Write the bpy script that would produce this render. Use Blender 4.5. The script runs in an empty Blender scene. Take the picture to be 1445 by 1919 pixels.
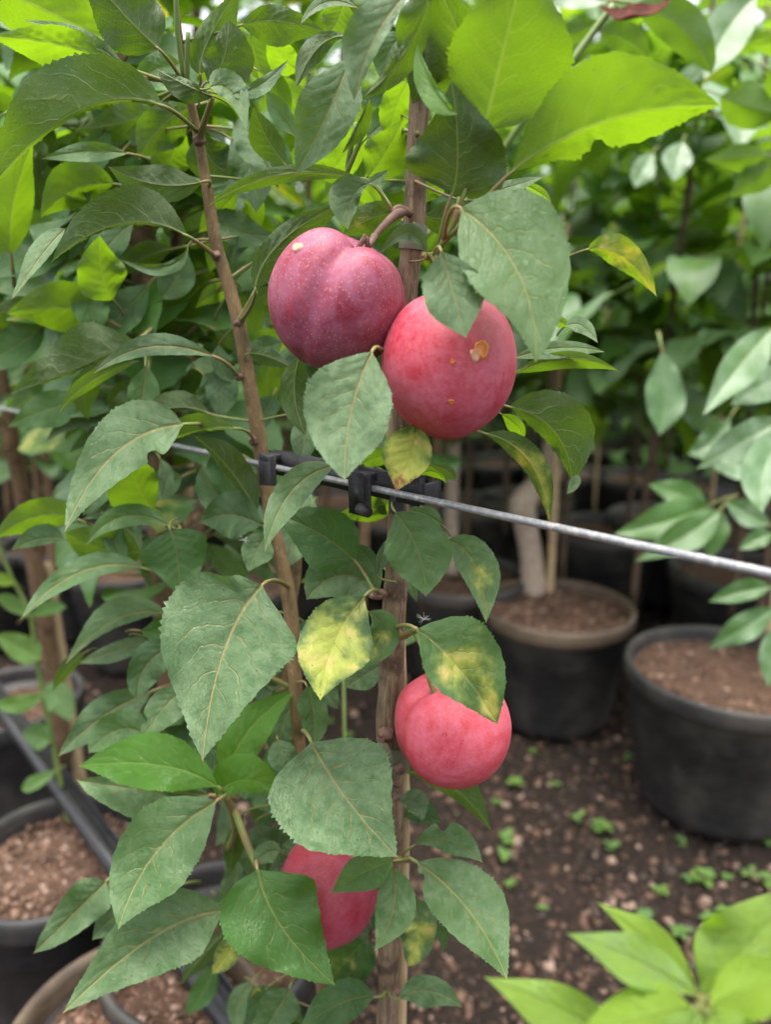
import bpy, bmesh, math, random
from mathutils import Vector, Matrix, noise as mnoise

# ------------------------------------------------------------------ camera, sky, sun, exposure
S = bpy.context.scene
C = S.collection
R = random.Random(7)
TH = math.radians(15.0); F = 1400.0; CX, CY = 722.5, 959.5
CAM = Vector((0, 0, .79)); D = .36          # D: horizontal distance to the plum trunk
cd = bpy.data.cameras.new('camera'); cam = bpy.data.objects.new('camera', cd); C.objects.link(cam)
cam.location = CAM; cam.rotation_euler = (math.radians(90) - TH, 0, 0)
cd.sensor_fit = 'VERTICAL'; cd.lens = 6.9; cd.sensor_height = 6.9 * 1919 / F; cd.sensor_width = 6.9 * 1445 / F
cd.clip_start = .02; cd.clip_end = 400
cd.dof.use_dof = True; cd.dof.focus_distance = .345; cd.dof.aperture_fstop = 1.45; cd.dof.aperture_blades = 0
S.camera = cam
SUN_EL, SUN_AZ = 85, -165                   # soft hazy daylight from high up, almost overhead
w = bpy.data.worlds.new('World'); S.world = w; w.use_nodes = True
nt = w.node_tree; bg = nt.nodes['Background']; bg.inputs[1].default_value = .15
sky = nt.nodes.new('ShaderNodeTexSky'); sky.sky_type = 'NISHITA'; sky.sun_disc = False
sky.sun_elevation = math.radians(SUN_EL); sky.sun_rotation = math.radians(SUN_AZ)
sky.dust_density = 4; sky.air_density = 1.0; sky.ozone_density = .6
hs = nt.nodes.new('ShaderNodeHueSaturation'); hs.inputs['Saturation'].default_value = .22   # thin even overcast
nt.links.new(sky.outputs[0], hs.inputs['Color']); nt.links.new(hs.outputs[0], bg.inputs[0])
sl = bpy.data.lights.new('sun', 'SUN'); sl.energy = 1.5; sl.angle = math.radians(35); sl.color = (1, .94, .84)
sun = bpy.data.objects.new('sun', sl); C.objects.link(sun)
sd = Vector((math.sin(math.radians(SUN_AZ)) * math.cos(math.radians(SUN_EL)), math.cos(math.radians(SUN_AZ)) * math.cos(math.radians(SUN_EL)), math.sin(math.radians(SUN_EL))))
sun.rotation_euler = sd.to_track_quat('Z', 'Y').to_euler(); sun.location = (0, 0, 6)
S.view_settings.view_transform = 'Standard'; S.view_settings.look = 'None'
S.view_settings.exposure = 1.78; S.view_settings.gamma = 1
S.render.engine = 'CYCLES'
cy = S.cycles; cy.use_denoising = True; cy.max_bounces = 6; cy.diffuse_bounces = 3; cy.glossy_bounces = 3
cy.transmission_bounces = 4; cy.transparent_max_bounces = 4; cy.caustics_reflective = False; cy.caustics_refractive = False
cy.sample_clamp_indirect = 6

# ------------------------------------------------------------------ helpers
def ray(px, py):
    x = (px - CX) / F; y = (CY - py) / F
    return Vector((x, math.cos(TH) + y * math.sin(TH), -math.sin(TH) + y * math.cos(TH)))
def P(px, py, d=0.0):                         # point on the upright plane d metres behind the trunk
    r = ray(px, py); return CAM + r * ((D + d) / r.y)
def G(px, py, h=0.0):                         # point at height h
    r = ray(px, py); return CAM + r * ((h - CAM.z) / r.z)
def PZ(px, py, z): return CAM + ray(px, py) * z
def pxsize(p): return max(.05, (p.y * math.cos(TH) - (p.z - CAM.z) * math.sin(TH))) / F   # metres per photo pixel at p

def tag(o, label=None, cat=None, group=None, kind=None):
    if label: o['label'] = label
    if cat: o['category'] = cat
    if group: o['group'] = group
    if kind: o['kind'] = kind
    return o
def empty(name, loc, label, cat, group=None):
    o = bpy.data.objects.new(name, None); C.objects.link(o); o.location = loc; o.empty_display_size = .02
    return tag(o, label, cat, group)
def link(name, me, parent=None, loc=(0, 0, 0), mat=None, smooth=True):
    if mat is not None and not me.materials: me.materials.append(mat)
    o = bpy.data.objects.new(name, me); C.objects.link(o); o.location = loc
    if parent is not None:
        o.parent = parent; o.matrix_parent_inverse = Matrix.Translation(-world_loc(parent))
    return o
def world_loc(o):                              # things and parts here are only ever translated
    if o.parent is None: return Vector(o.location)
    return Vector(o.location)                  # children keep world coordinates in .location
def mesh(verts, faces, smooth=True):
    me = bpy.data.meshes.new('mesh'); me.from_pydata(verts, [], faces); me.update()
    if smooth: me.polygons.foreach_set('use_smooth', [True] * len(me.polygons))
    return me
def catmull(pts, n):
    out = []
    for i in range(len(pts) - 1):
        p0 = pts[max(i - 1, 0)]; p1 = pts[i]; p2 = pts[i + 1]; p3 = pts[min(i + 2, len(pts) - 1)]
        for k in range(n):
            t = k / n
            out.append(tuple(.5 * (2 * b + (c - a) * t + (2 * a - 5 * b + 4 * c - d_) * t * t + (3 * b - a - 3 * c + d_) * t ** 3) for a, b, c, d_ in zip(p0, p1, p2, p3)))
    out.append(tuple(pts[-1])); return out
def tube_data(pts, radii, n=10, rough=0.0, sub=1, seed=0):
    if sub > 1:
        q = catmull([tuple(p) + (r,) for p, r in zip(pts, radii)], sub)
        pts = [Vector(a[:3]) for a in q]; radii = [a[3] for a in q]
    pts = [Vector(p) for p in pts]
    V, Fc = [], []; nrm = None
    for i, p in enumerate(pts):
        t = (pts[min(i + 1, len(pts) - 1)] - pts[max(i - 1, 0)]).normalized()
        if nrm is None: nrm = t.orthogonal().normalized()
        nrm = (nrm - t * nrm.dot(t)).normalized(); b = t.cross(nrm)
        for k in range(n):
            a = 2 * math.pi * k / n; dr = nrm * math.cos(a) + b * math.sin(a); r = radii[i]
            if rough: r *= 1 + rough * (mnoise.noise(p * 55 + dr * 1.3 + Vector((seed, 0, 0))) + .5 * mnoise.noise(p * 160 + dr * 2))
            V.append(p + dr * r)
    for i in range(len(pts) - 1):
        for k in range(n):
            k2 = (k + 1) % n; Fc.append((i * n + k, i * n + k2, i * n + n + k2, i * n + n + k))
    Fc.append(tuple(range(n))[::-1]); Fc.append(tuple((len(pts) - 1) * n + k for k in range(n)))
    return V, Fc
def tube(name, pts, radii, mat, parent=None, **kw):
    V, Fc = tube_data(pts, radii, **kw)
    b = V[0].copy() if parent is not None else Vector(pts[0])
    me = mesh([v - b for v in V], Fc); return link(name, me, parent, b, mat)
class MB:                                      # collects shapes into one mesh
    def __init__(s): s.V = []; s.F = []
    def add(s, V, Fc):
        o = len(s.V); s.V += [Vector(v) for v in V]; s.F += [tuple(i + o for i in f) for f in Fc]; return s
    def box(s, c, ax, ay, az, bev=.0):
        bm = bmesh.new(); bmesh.ops.create_cube(bm, size=2)
        c = Vector(c); M = Matrix((ax, ay, az)).transposed()
        for v in bm.verts: v.co = M @ v.co + c
        if bev: bmesh.ops.bevel(bm, geom=list(bm.edges), offset=bev, segments=2, affect='EDGES', profile=.5)
        bm.verts.index_update(); s.add([v.co.copy() for v in bm.verts], [[v.index for v in f.verts] for f in bm.faces]); bm.free(); return s
    def obj(s, name, mat, parent=None, smooth=True, origin=None):
        b = Vector(origin) if origin is not None else s.V[0].copy()
        return link(name, mesh([v - b for v in s.V], s.F, smooth), parent, b, mat)
def lathe(prof, n=48):
    V, Fc = [], []
    for r, z in prof:
        for k in range(n):
            a = 2 * math.pi * k / n; V.append((r * math.cos(a), r * math.sin(a), z))
    for i in range(len(prof) - 1):
        for k in range(n):
            k2 = (k + 1) % n; Fc.append((i * n + k, i * n + k2, i * n + n + k2, i * n + n + k))
    return V, Fc

# ------------------------------------------------------------------ materials
class NT:
    def __init__(s, name):
        s.mat = bpy.data.materials.new(name); s.mat.use_nodes = True; s.t = s.mat.node_tree
        s.bsdf = s.t.nodes['Principled BSDF']; s.out = s.t.nodes['Material Output']
    def put(s, sock, v):
        if hasattr(v, 'is_linked') or hasattr(v, 'links'): s.t.links.new(v, sock)
        else: sock.default_value = v
    def n(s, typ, **kw):
        nd = s.t.nodes.new('ShaderNode' + typ)
        for k, v in kw.items(): setattr(nd, k, v)
        return nd
    def m(s, op, a, b=0.0, c=0.0, clamp=False):
        nd = s.n('Math', operation=op, use_clamp=clamp)
        for i, v in enumerate((a, b, c)): s.put(nd.inputs[i], v)
        return nd.outputs[0]
    def rng(s, v, a, b, c=0.0, d=1.0):
        nd = s.n('MapRange', clamp=True, interpolation_type='SMOOTHSTEP')
        for i, q in enumerate((v, a, b, c, d)): s.put(nd.inputs[i], q)
        return nd.outputs[0]
    def mix(s, f, a, b, mode='MIX'):
        nd = s.n('MixRGB', blend_type=mode)
        for i, q in enumerate((f, a, b)):
            if isinstance(q, (tuple, list)) and len(q) == 3: q = (*q, 1)
            s.put(nd.inputs[i], q)
        return nd.outputs[0]
    def noise(s, vec, scale, detail=3, rough=.55, dist=0):
        nd = s.n('TexNoise'); s.put(nd.inputs['Vector'], vec); nd.inputs['Scale'].default_value = scale
        nd.inputs['Detail'].default_value = detail; nd.inputs['Roughness'].default_value = rough; nd.inputs['Distortion'].default_value = dist
        return nd.outputs[0]
    def voro(s, vec, scale, feat='DISTANCE_TO_EDGE', out='Distance', dims='3D'):
        nd = s.n('TexVoronoi', feature=feat, voronoi_dimensions=dims); s.put(nd.inputs['Vector'], vec); nd.inputs['Scale'].default_value = scale
        return nd.outputs[out]
    def bump(s, h, strength=.5, dist=.001):
        nd = s.n('Bump'); s.put(nd.inputs['Height'], h); nd.inputs['Strength'].default_value = strength; nd.inputs['Distance'].default_value = dist
        return nd.outputs[0]
    def scale(s, vec, v):
        nd = s.n('Mapping'); s.t.links.new(vec, nd.inputs[0]); nd.inputs['Scale'].default_value = v; return nd.outputs[0]
    def vadd(s, a, b):
        nd = s.n('VectorMath', operation='ADD'); s.put(nd.inputs[0], a); s.put(nd.inputs[1], b); return nd.outputs[0]
    def set(s, **kw):
        for k, v in kw.items():
            k = {'base': 'Base Color', 'rough': 'Roughness', 'spec': 'Specular IOR Level', 'normal': 'Normal', 'metal': 'Metallic'}.get(k, k)
            if isinstance(v, (tuple, list)) and len(v) == 3 and k == 'Base Color': v = (*v, 1)
            s.put(s.bsdf.inputs[k], v)
        return s.mat

def leaf_mat(name, top, top2, dustc, under, freshc, nv=7.0, netscale=30, veinc=(.36, .27, .12), tdark=(.12, .24, .006), tfresh=(.27, .48, .006), tf=.26, lite=False):
    s = NT(name)
    uv = s.n('UVMap', uv_map='uv').outputs[0]; fl = s.n('UVMap', uv_map='flat').outputs[0]
    sx = s.n('SeparateXYZ'); s.t.links.new(uv, sx.inputs[0]); U, V = sx.outputs[0], sx.outputs[1]
    sf = s.n('SeparateXYZ'); s.t.links.new(fl, sf.inputs[0]); X = s.m('ABSOLUTE', s.m('SUBTRACT', sf.outputs[0], .5))
    u = s.m('SUBTRACT', s.m('MULTIPLY', U, 2.0), 1.0); a = s.m('ABSOLUTE', u)
    oi = s.n('ObjectInfo'); sc_ = s.n('SeparateColor'); s.t.links.new(oi.outputs['Color'], sc_.inputs[0])
    dust, yel, fresh_lit = sc_.outputs[0], sc_.outputs[1], sc_.outputs[2]; brn = s.m('SUBTRACT', 1.0, oi.outputs['Alpha'])  # fresh value doubles as painted-in back light and leaf shade
    off = s.n('CombineXYZ'); s.t.links.new(s.m('MULTIPLY', oi.outputs['Random'], 37.0), off.inputs[0]); s.t.links.new(s.m('MULTIPLY', oi.outputs['Random'], 91.0), off.inputs[1])
    fv = s.vadd(fl, off.outputs[0])
    wob = s.m('SUBTRACT', s.noise(fv, 6, 2), .5)
    q = s.m('SUBTRACT', V, s.m('ADD', s.m('MULTIPLY', a, .20), s.m('MULTIPLY', s.m('MULTIPLY', a, a), .12)))
    sv = s.m('ADD', s.m('ADD', s.m('MULTIPLY', q, nv), s.m('MULTIPLY', s.m('GREATER_THAN', u, 0.0), .45)), s.m('MULTIPLY', wob, 1.3))
    dist = s.m('ABSOLUTE', s.m('SUBTRACT', s.m('FRACT', sv), .5))
    side = s.m('MULTIPLY', s.m('MULTIPLY', s.rng(dist, 0.0, .075, 1.0, 0.0), s.rng(a, .3, 1.0, 1.0, .12)), s.rng(s.noise(fv, 9, 2), .33, .58, .3, 1.0))
    mid = s.rng(X, .002, s.m('MULTIPLY', s.m('SUBTRACT', 1.35, V), .013), 1.0, 0.0)
    vein = s.m('MAXIMUM', mid, s.m('MULTIPLY', side, .75))
    net = 0.0 if lite else s.rng(s.voro(s.vadd(fv, s.noise(fv, 20, 1)), netscale, dims='2D'), 0.0, .14, 1.0, 0.0)
    fine = .5 if lite else s.noise(fv, 85, 3, .7)
    n1 = s.noise(fv, 4.2, 3); nn = s.m('MULTIPLY', s.m('SUBTRACT', n1, .3), 2.5, clamp=True)
    blot = n1 if lite else s.noise(fv, 11, 5, .65)
    c = s.mix(nn, top, top2); c = s.mix(fresh_lit, c, freshc)
    dm = s.m('MULTIPLY', s.m('MULTIPLY', s.m('MULTIPLY', dust, s.rng(nn, .05, .8, .55, 1.12)), s.rng(blot, .30, .66, .45, 1.15)), s.m('SUBTRACT', 1.0, s.m('ADD', s.m('MULTIPLY', side, .45), s.m('MULTIPLY', net, .30))), clamp=True)
    c = s.mix(dm, c, dustc)  # dust film; on walnut leaflets and far crowns also painted sky glints
    c = s.mix(s.m('MULTIPLY', s.rng(fine, .5, .75), s.m('MULTIPLY', dust, .16)), c, (.36, .45, .34))
    vm = s.m('MULTIPLY', vein, s.m('ADD', .40, s.m('MULTIPLY', dust, .25)))
    c = s.mix(vm, c, s.mix(fresh_lit, veinc, (.33, .45, .12)))
    ud = s.mix(fresh_lit, under, (.16, .27, .03)); ud = s.mix(nn, ud, s.mix(.5, ud, top2))
    ud = s.mix(s.m('MAXIMUM', s.m('MULTIPLY', vein, .75), s.m('MULTIPLY', net, .42)), ud, (.30, .35, .13))
    geo = s.n('NewGeometry'); c = s.mix(geo.outputs['Backfacing'], c, ud)
    # yellowing between the veins, rusty patches, browned tips, insect specks
    lo = s.m('SUBTRACT', .90, s.m('MULTIPLY', yel, 1.15))
    ym = s.m('MULTIPLY', s.rng(s.m('SUBTRACT', s.m('ADD', s.m('MULTIPLY', nn, .62), s.m('MULTIPLY', s.m('MULTIPLY', s.m('SUBTRACT', 1.0, s.m('MULTIPLY', a, a)), s.rng(V, .12, .5)), .46)), s.m('MULTIPLY', side, .15)), lo, s.m('ADD', lo, .62)), s.m('GREATER_THAN', yel, .02))
    ycol = s.mix(s.rng(s.m('ADD', nn, s.m('MULTIPLY', blot, .5)), .85, 1.35), (.46, .52, .09), (.70, .54, .19))
    c = s.mix(s.m('MULTIPLY', ym, .85), c, ycol)
    bm_ = s.m('MULTIPLY', s.rng(s.m('ADD', s.m('ADD', V, s.m('MULTIPLY', s.m('SUBTRACT', blot, .5), .9)), s.m('MULTIPLY', brn, .75)), 1.20, 1.42), s.m('GREATER_THAN', brn, .02))
    c = s.mix(bm_, c, (.30, .085, .04))
    if not lite: sp = s.voro(fv, 7.0, 'F1', dims='2D'); c = s.mix(s.m('MULTIPLY', s.rng(sp, .035, .05, .8, 0.0), s.m('GREATER_THAN', blot, .53)), c, (.07, .045, .015))
    tr = s.mix(fresh_lit, tdark, tfresh); tr = s.mix(s.m('MULTIPLY', ym, .8), tr, (.72, .55, .04)); tr = s.mix(bm_, tr, (.12, .02, .005))
    tr = s.mix(s.m('ADD', s.m('MULTIPLY', vein, .5), s.m('MULTIPLY', net, .25)), tr, s.mix(.6, tr, (.34, .40, .06))); tr = s.mix(s.m('MULTIPLY', s.m('SUBTRACT', 1.0, nn), .35), tr, s.mix(.6, tr, (.05, .13, .005)))
    h = s.m('SUBTRACT', s.m('MULTIPLY', fine, .22), s.m('ADD', vein, s.m('MULTIPLY', net, .35)))
    if lite: s.set(base=c, rough=.42, spec=.45)
    else: s.set(base=c, rough=s.m('ADD', .36, s.m('MULTIPLY', dm, .22)), spec=.48, normal=s.bump(h, .58, .0008))
    tl = s.n('BsdfTranslucent'); s.put(tl.inputs[0], tr)
    mx = s.n('MixShader'); s.put(mx.inputs[0], s.m('ADD', tf, s.m('MULTIPLY', fresh_lit, .26)))
    s.t.links.new(s.bsdf.outputs[0], mx.inputs[1]); s.t.links.new(tl.outputs[0], mx.inputs[2]); s.t.links.new(mx.outputs[0], s.out.inputs[0])
    return s.mat
M = {}
M['plum_leaf'] = leaf_mat('plum_leaf', (.024, .076, .020), (.042, .112, .032), (.160, .245, .120), (.040, .082, .020), (.070, .215, .012))
M['walnut_leaf'] = leaf_mat('walnut_leaf', (.046, .118, .034), (.066, .155, .048), (.20, .29, .18), (.075, .140, .035), (.11, .27, .025), nv=13, lite=True, veinc=(.15, .22, .07), tdark=(.15, .30, .015), tfresh=(.26, .46, .015))
M['plum_leaf_far'] = leaf_mat('plum_leaf_far', (.026, .078, .022), (.042, .112, .032), (.18, .265, .17), (.062, .115, .030), (.070, .215, .012), lite=True)
M['weed_leaf'] = leaf_mat('weed_leaf', (.045, .14, .035), (.07, .19, .045), (.18, .28, .17), (.07, .14, .04), (.30, .48, .05), nv=7, veinc=(.2, .32, .1), tdark=(.24, .44, .03), tf=.34)

def bark(name, c1, c2, c3, streak=(120, 120, 14), bump=.8, green=0.0):
    s = NT(name); g = s.n('NewGeometry').outputs['Position']
    v = s.scale(g, streak); n1 = s.noise(v, 3.0, 6, .7); n2 = s.noise(g, 60, 4); n3 = s.noise(s.scale(g, (300, 300, 60)), 4, 4, .7)
    c = s.mix(s.rng(n1, .35, .65), c1, c2); c = s.mix(s.rng(n2, .5, .72), c, c3)
    c = s.mix(s.rng(n3, .56, .72, 0, .6), c, (.42, .36, .29))
    return s.set(base=c, rough=.75, spec=.25, normal=s.bump(s.m('ADD', n1, s.m('MULTIPLY', n3, .6)), bump, .0012))
M['bark'] = bark('bark', (.115, .075, .045), (.26, .19, .125), (.075, .048, .032))
M['far_bark'] = bark('far_bark', (.085, .055, .036), (.12, .08, .05), (.05, .034, .024), (60, 60, 14), .3)
M['stem_bark'] = bark('stem_bark', (.15, .100, .045), (.23, .150, .075), (.10, .075, .035), (60, 60, 20), .4)
M['row_bark'] = bark('row_bark', (.14, .082, .046), (.20, .125, .072), (.075, .044, .027), (60, 60, 14), .5)
M['cane'] = bark('cane', (.42, .30, .17), (.50, .37, .22), (.30, .20, .11), (90, 90, 8), .4)
M['pale_bark'] = bark('pale_bark', (.36, .28, .22), (.44, .36, .29), (.28, .19, .14), (40, 40, 20), .5)
s = NT('petiole'); g = s.n('NewGeometry').outputs['Position']; n1 = s.noise(g, 90, 3)
M['petiole'] = s.set(base=s.mix(s.rng(n1, .4, .65), (.16, .21, .055), (.24, .17, .08)), rough=.5, spec=.35)
s = NT('green_shoot'); g = s.n('NewGeometry').outputs['Position']
M['green_shoot'] = s.set(base=s.mix(s.noise(g, 50, 3), (.10, .17, .04), (.20, .26, .07)), rough=.5)
s = NT('spur'); g = s.n('NewGeometry').outputs['Position']; n1 = s.noise(g, 240, 4)
M['spur'] = s.set(base=s.mix(n1, (.05, .022, .016), (.22, .12, .085)), rough=.7, normal=s.bump(n1, .7, .0008))
# waxy plum skin; object colour carries bloom (r), darkness (g), freckles (b)
s = NT('plum_skin'); g = s.n('TexCoord').outputs['Object']
oi = s.n('ObjectInfo'); so = s.n('SeparateColor'); s.t.links.new(oi.outputs['Color'], so.inputs[0])
sxy = s.n('SeparateXYZ'); s.t.links.new(g, sxy.inputs[0])
off = s.n('CombineXYZ'); s.t.links.new(s.m('MULTIPLY', oi.outputs['Random'], 9.0), off.inputs[0]); gg = s.vadd(g, off.outputs[0])
n1 = s.noise(gg, 48, 5, .62, .4); n2 = s.noise(gg, 95, 5, .65, .6); n3 = s.noise(gg, 16, 2)
red = s.mix(s.rng(n3, .35, .65), (.38, .014, .028), (.52, .040, .042)); red = s.mix(so.outputs[1], red, (.20, .008, .022))
bl = s.mix(so.outputs[1], (.60, .150, .215), (.34, .12, .20))
bm = s.m('MULTIPLY', s.m('ADD', s.m('ADD', s.rng(n1, .34, .64, .34, .84), s.rng(n2, .36, .66, -.13, .13)), s.rng(s.noise(gg, 300, 5, .75), .35, .65, -.18, .18)), so.outputs[0], clamp=True)
c = s.mix(bm, red, bl)
v1 = s.voro(gg, 800, 'F1'); vc = s.n('TexVoronoi', feature='F1'); s.put(vc.inputs['Vector'], gg); vc.inputs['Scale'].default_value = 800
rnd = s.n('SeparateColor'); s.t.links.new(vc.outputs['Color'], rnd.inputs[0])
lent = s.m('MULTIPLY', s.rng(v1, .16, .34, 1.0, 0.0), s.m('MULTIPLY', s.m('GREATER_THAN', rnd.outputs[0], .38), s.m('MULTIPLY', so.outputs[2], s.rng(s.noise(gg, 24, 2), .38, .58))))
c = s.mix(s.m('MULTIPLY', lent, .55), c, (.70, .34, .20))
v2 = s.voro(gg, 130, 'F1'); c = s.mix(s.m('MULTIPLY', s.rng(v2, .10, .20, 1, 0), s.m('GREATER_THAN', n2, .62)), c, (.33, .012, .02))
rub = s.rng(s.noise(s.scale(gg, (1, 1, .35)), 130, 3, .7, 1.2), .60, .72); c = s.mix(s.m('MULTIPLY', rub, .5), c, (.40, .02, .035))
s.bsdf.inputs['Subsurface Weight'].default_value = .12; s.bsdf.inputs['Subsurface Radius'].default_value = (.006, .002, .001); s.bsdf.inputs['Subsurface Scale'].default_value = 1
M['plum'] = s.set(base=c, rough=s.m('ADD', .42, s.m('MULTIPLY', bm, .26)), spec=.36, normal=s.bump(s.m('ADD', n2, s.m('MULTIPLY', lent, .3)), .10, .0008))
s = NT('plum_flesh'); g = s.n('TexCoord').outputs['Object']; n1 = s.noise(g, 500, 3)
M['flesh'] = s.set(base=s.mix(n1, (.60, .13, .012), (.72, .24, .03)), rough=.25, spec=.6, normal=s.bump(n1, .15, .0004))
s = NT('flesh_dry'); g = s.n('TexCoord').outputs['Object']
M['flesh_dry'] = s.set(base=s.mix(s.noise(g, 700, 3), (.66, .30, .16), (.75, .46, .30)), rough=.5)
s = NT('wire_coating'); g = s.n('NewGeometry').outputs['Position']; n1 = s.noise(g, 300, 4, .7); n2 = s.noise(g, 40, 2)
M['wire'] = s.set(base=s.mix(s.rng(n1, .45, .7), s.mix(n2, (.17, .175, .19), (.26, .265, .28)), (.42, .40, .38)), rough=.42, metal=.35, spec=.5, normal=s.bump(n1, .35, .0006))
def plastic(name, c1, c2, rough=.45, dustc=(.12, .105, .085), amt=.5, sc=1.0):
    s = NT(name); g = s.n('TexCoord').outputs['Object']; n1 = s.noise(g, 9 * sc, 5, .6); n2 = s.noise(s.scale(g, (40, 40, 160)), 1.0 * sc, 4, .6); n3 = s.noise(g, 160 * sc, 3)
    c = s.mix(s.rng(n2, .35, .7), c1, c2); c = s.mix(s.m('MULTIPLY', s.rng(n1, .42, .70), amt), c, dustc)
    c = s.mix(s.rng(n3, .66, .74, 0, .25), c, (.25, .22, .19))
    return s.set(base=c, rough=s.m('ADD', rough, s.m('MULTIPLY', n1, .2)), spec=.4, normal=s.bump(n3, .12, .001))
M['clip'] = plastic('clip_plastic', (.018, .018, .022), (.035, .035, .042), .42, (.09, .088, .09), .35, 5)
M['pot'] = plastic('pot_plastic', (.017, .017, .018), (.030, .029, .029), .44, (.085, .078, .066), .75)
M['pot_rim'] = plastic('pot_rim', (.020, .020, .021), (.036, .035, .035), .36, (.10, .085, .07), .5)
M['brown_rim'] = plastic('brown_rim', (.05, .036, .026), (.10, .068, .044), .45, (.17, .125, .085), .6)
M['rail'] = plastic('rail_plastic', (.015, .015, .017), (.024, .024, .027), .22, (.07, .068, .066), .3)
s = NT('tape'); g = s.n('NewGeometry').outputs['Position']; n1 = s.noise(s.scale(g, (50, 50, 400)), 1, 3)
M['tape'] = s.set(base=s.mix(n1, (.10, .115, .075), (.20, .20, .135)), rough=.35, spec=.4)
s = NT('dark_tape'); g = s.n('NewGeometry').outputs['Position']
M['dark_tape'] = s.set(base=s.mix(s.noise(g, 300, 3), (.014, .016, .012), (.035, .036, .028)), rough=.5)
def soil_mat(name, c1, c2, c3, sc=1.0):
    s = NT(name); g = s.n('NewGeometry').outputs['Position']; n1 = s.noise(g, 14 * sc, 6, .65); n2 = s.noise(g, 110 * sc, 5, .7); v = s.voro(g, 70 * sc, 'F1')
    c = s.mix(s.rng(n1, .35, .65), c1, c2); c = s.mix(s.rng(n2, .50, .68), c, c3)
    return s.set(base=c, rough=.9, spec=.2, normal=s.bump(s.m('SUBTRACT', n2, s.m('MULTIPLY', v, .6)), 1.0, .006))
M['soil'] = soil_mat('soil', (.011, .008, .0065), (.021, .014, .011), (.048, .030, .021))
M['bark_soil'] = soil_mat('bark_soil', (.060, .034, .023), (.125, .072, .048), (.23, .14, .10), 1.6)
def chip_mat(name, cols):
    s = NT(name); g = s.n('NewGeometry'); r = s.n('ValToRGB'); s.t.links.new(g.outputs['Random Per Island'], r.inputs[0])
    e = r.color_ramp.elements; r.color_ramp.interpolation = 'CONSTANT'
    while len(e) < len(cols): e.new(.5)
    for i, q in enumerate(cols): e[i].position = i / len(cols); e[i].color = (*q, 1)
    n1 = s.noise(g.outputs['Position'], 220, 4)
    return s.set(base=s.mix(s.rng(n1, .35, .7, 0, .5), r.outputs[0], (.05, .03, .02)), rough=.75, spec=.3)
M['chips'] = chip_mat('ground_chips', [(.03, .02, .015), (.055, .033, .024), (.10, .055, .036), (.022, .016, .013), (.13, .078, .055), (.04, .03, .026), (.28, .195, .15), (.07, .04, .024)])
M['pot_chips'] = chip_mat('pot_chips', [(.13, .075, .05), (.19, .11, .075), (.08, .045, .03), (.25, .15, .105), (.15, .085, .055), (.32, .22, .17), (.10, .06, .04)])
s = NT('dry_leaf'); g = s.n('TexCoord').outputs['Object']; n1 = s.noise(g, 120, 4)
M['dry_leaf'] = s.set(base=s.mix(s.rng(n1, .35, .65), (.030, .009, .006), (.085, .022, .013)), rough=.8, spec=.08, normal=s.bump(n1, .8, .001))
s = NT('seed_fluff'); M['fluff'] = s.set(base=(.75, .75, .72), rough=.8)

# ------------------------------------------------------------------ leaf outlines
SH = {  # half width along the leaf, base to tip
    'o': [0, .34, .62, .84, .96, 1.0, .97, .88, .74, .56, .37, .19, 0],          # ovate, long tip
    'w': [0, .52, .82, .96, 1.0, .98, .92, .82, .68, .52, .35, .18, 0],          # broad base
    'v': [0, .20, .42, .62, .79, .92, .99, 1.0, .93, .78, .55, .27, 0],          # obovate
    'e': [0, .30, .58, .80, .94, 1.0, 1.0, .95, .84, .67, .46, .23, 0],          # elliptic
    'r': [0, .45, .74, .92, 1.0, 1.0, .98, .93, .84, .71, .54, .33, 0],          # roundish
    'l': [0, .22, .46, .68, .86, .97, 1.0, .94, .80, .60, .38, .17, 0],          # narrow, drawn-out tip
}
def width(sh, v):
    a = SH[sh]; x = v * (len(a) - 1); i = min(int(x), len(a) - 2); t = x - i
    p0 = a[max(i - 1, 0)]; p1 = a[i]; p2 = a[i + 1]; p3 = a[min(i + 2, len(a) - 1)]
    return max(0, .5 * (2 * p1 + (p2 - p0) * t + (2 * p0 - 5 * p1 + 4 * p2 - p3) * t * t + (3 * p1 - p0 - 3 * p2 + p3) * t ** 3))
UC = [-1, -.94, -.8, -.6, -.4, -.2, -.07, 0, .07, .2, .4, .6, .8, .94, 1]
def grid_faces(nr, nc, flip):
    Fc = []
    for i in range(nr - 1):
        for j in range(nc - 1):
            f = (i * nc + j, i * nc + j + 1, (i + 1) * nc + j + 1, (i + 1) * nc + j)
            Fc.append(f[::-1] if flip else f)
    return Fc
def set_uv(me, uv, fl):
    for nm, dat in (('uv', uv), ('flat', fl)):
        lay = me.uv_layers.new(name=nm); idx = [0] * len(me.loops); me.loops.foreach_get('vertex_index', idx)
        buf = []
        for i in idx: buf.extend(dat[i])
        lay.data.foreach_set('uv', buf)
KIND = {  # face seen, dust, yellow, fresh or painted-in back light and shade, brown, lean of the blade
    'd': (1, .75, 0, 0, 0, .55), 'D': (1, .38, 0, 0, 0, .40), 'p': (1, 1.0, 0, .1, 0, .75), 'g': (1, .12, 0, .12, 0, .45),
    'f': (1, .06, 0, .95, 0, .50), 'F': (1, .30, 0, 1.0, 0, .9), 'u': (-1, 0, 0, .35, 0, -.55), 'b': (-1, 0, 0, .80, 0, -.75), 'o': (-1, 0, 0, .0, 0, -.15),
    'y': (1, .45, .62, 0, .16, .50), 'e': (1, .50, .34, .1, 0, .50), 'Y': (-1, 0, .55, .6, .22, -.4), 'x': (1, .15, .80, 0, .60, .3), 't': (1, .75, 0, 0, .12, .6)}
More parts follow.
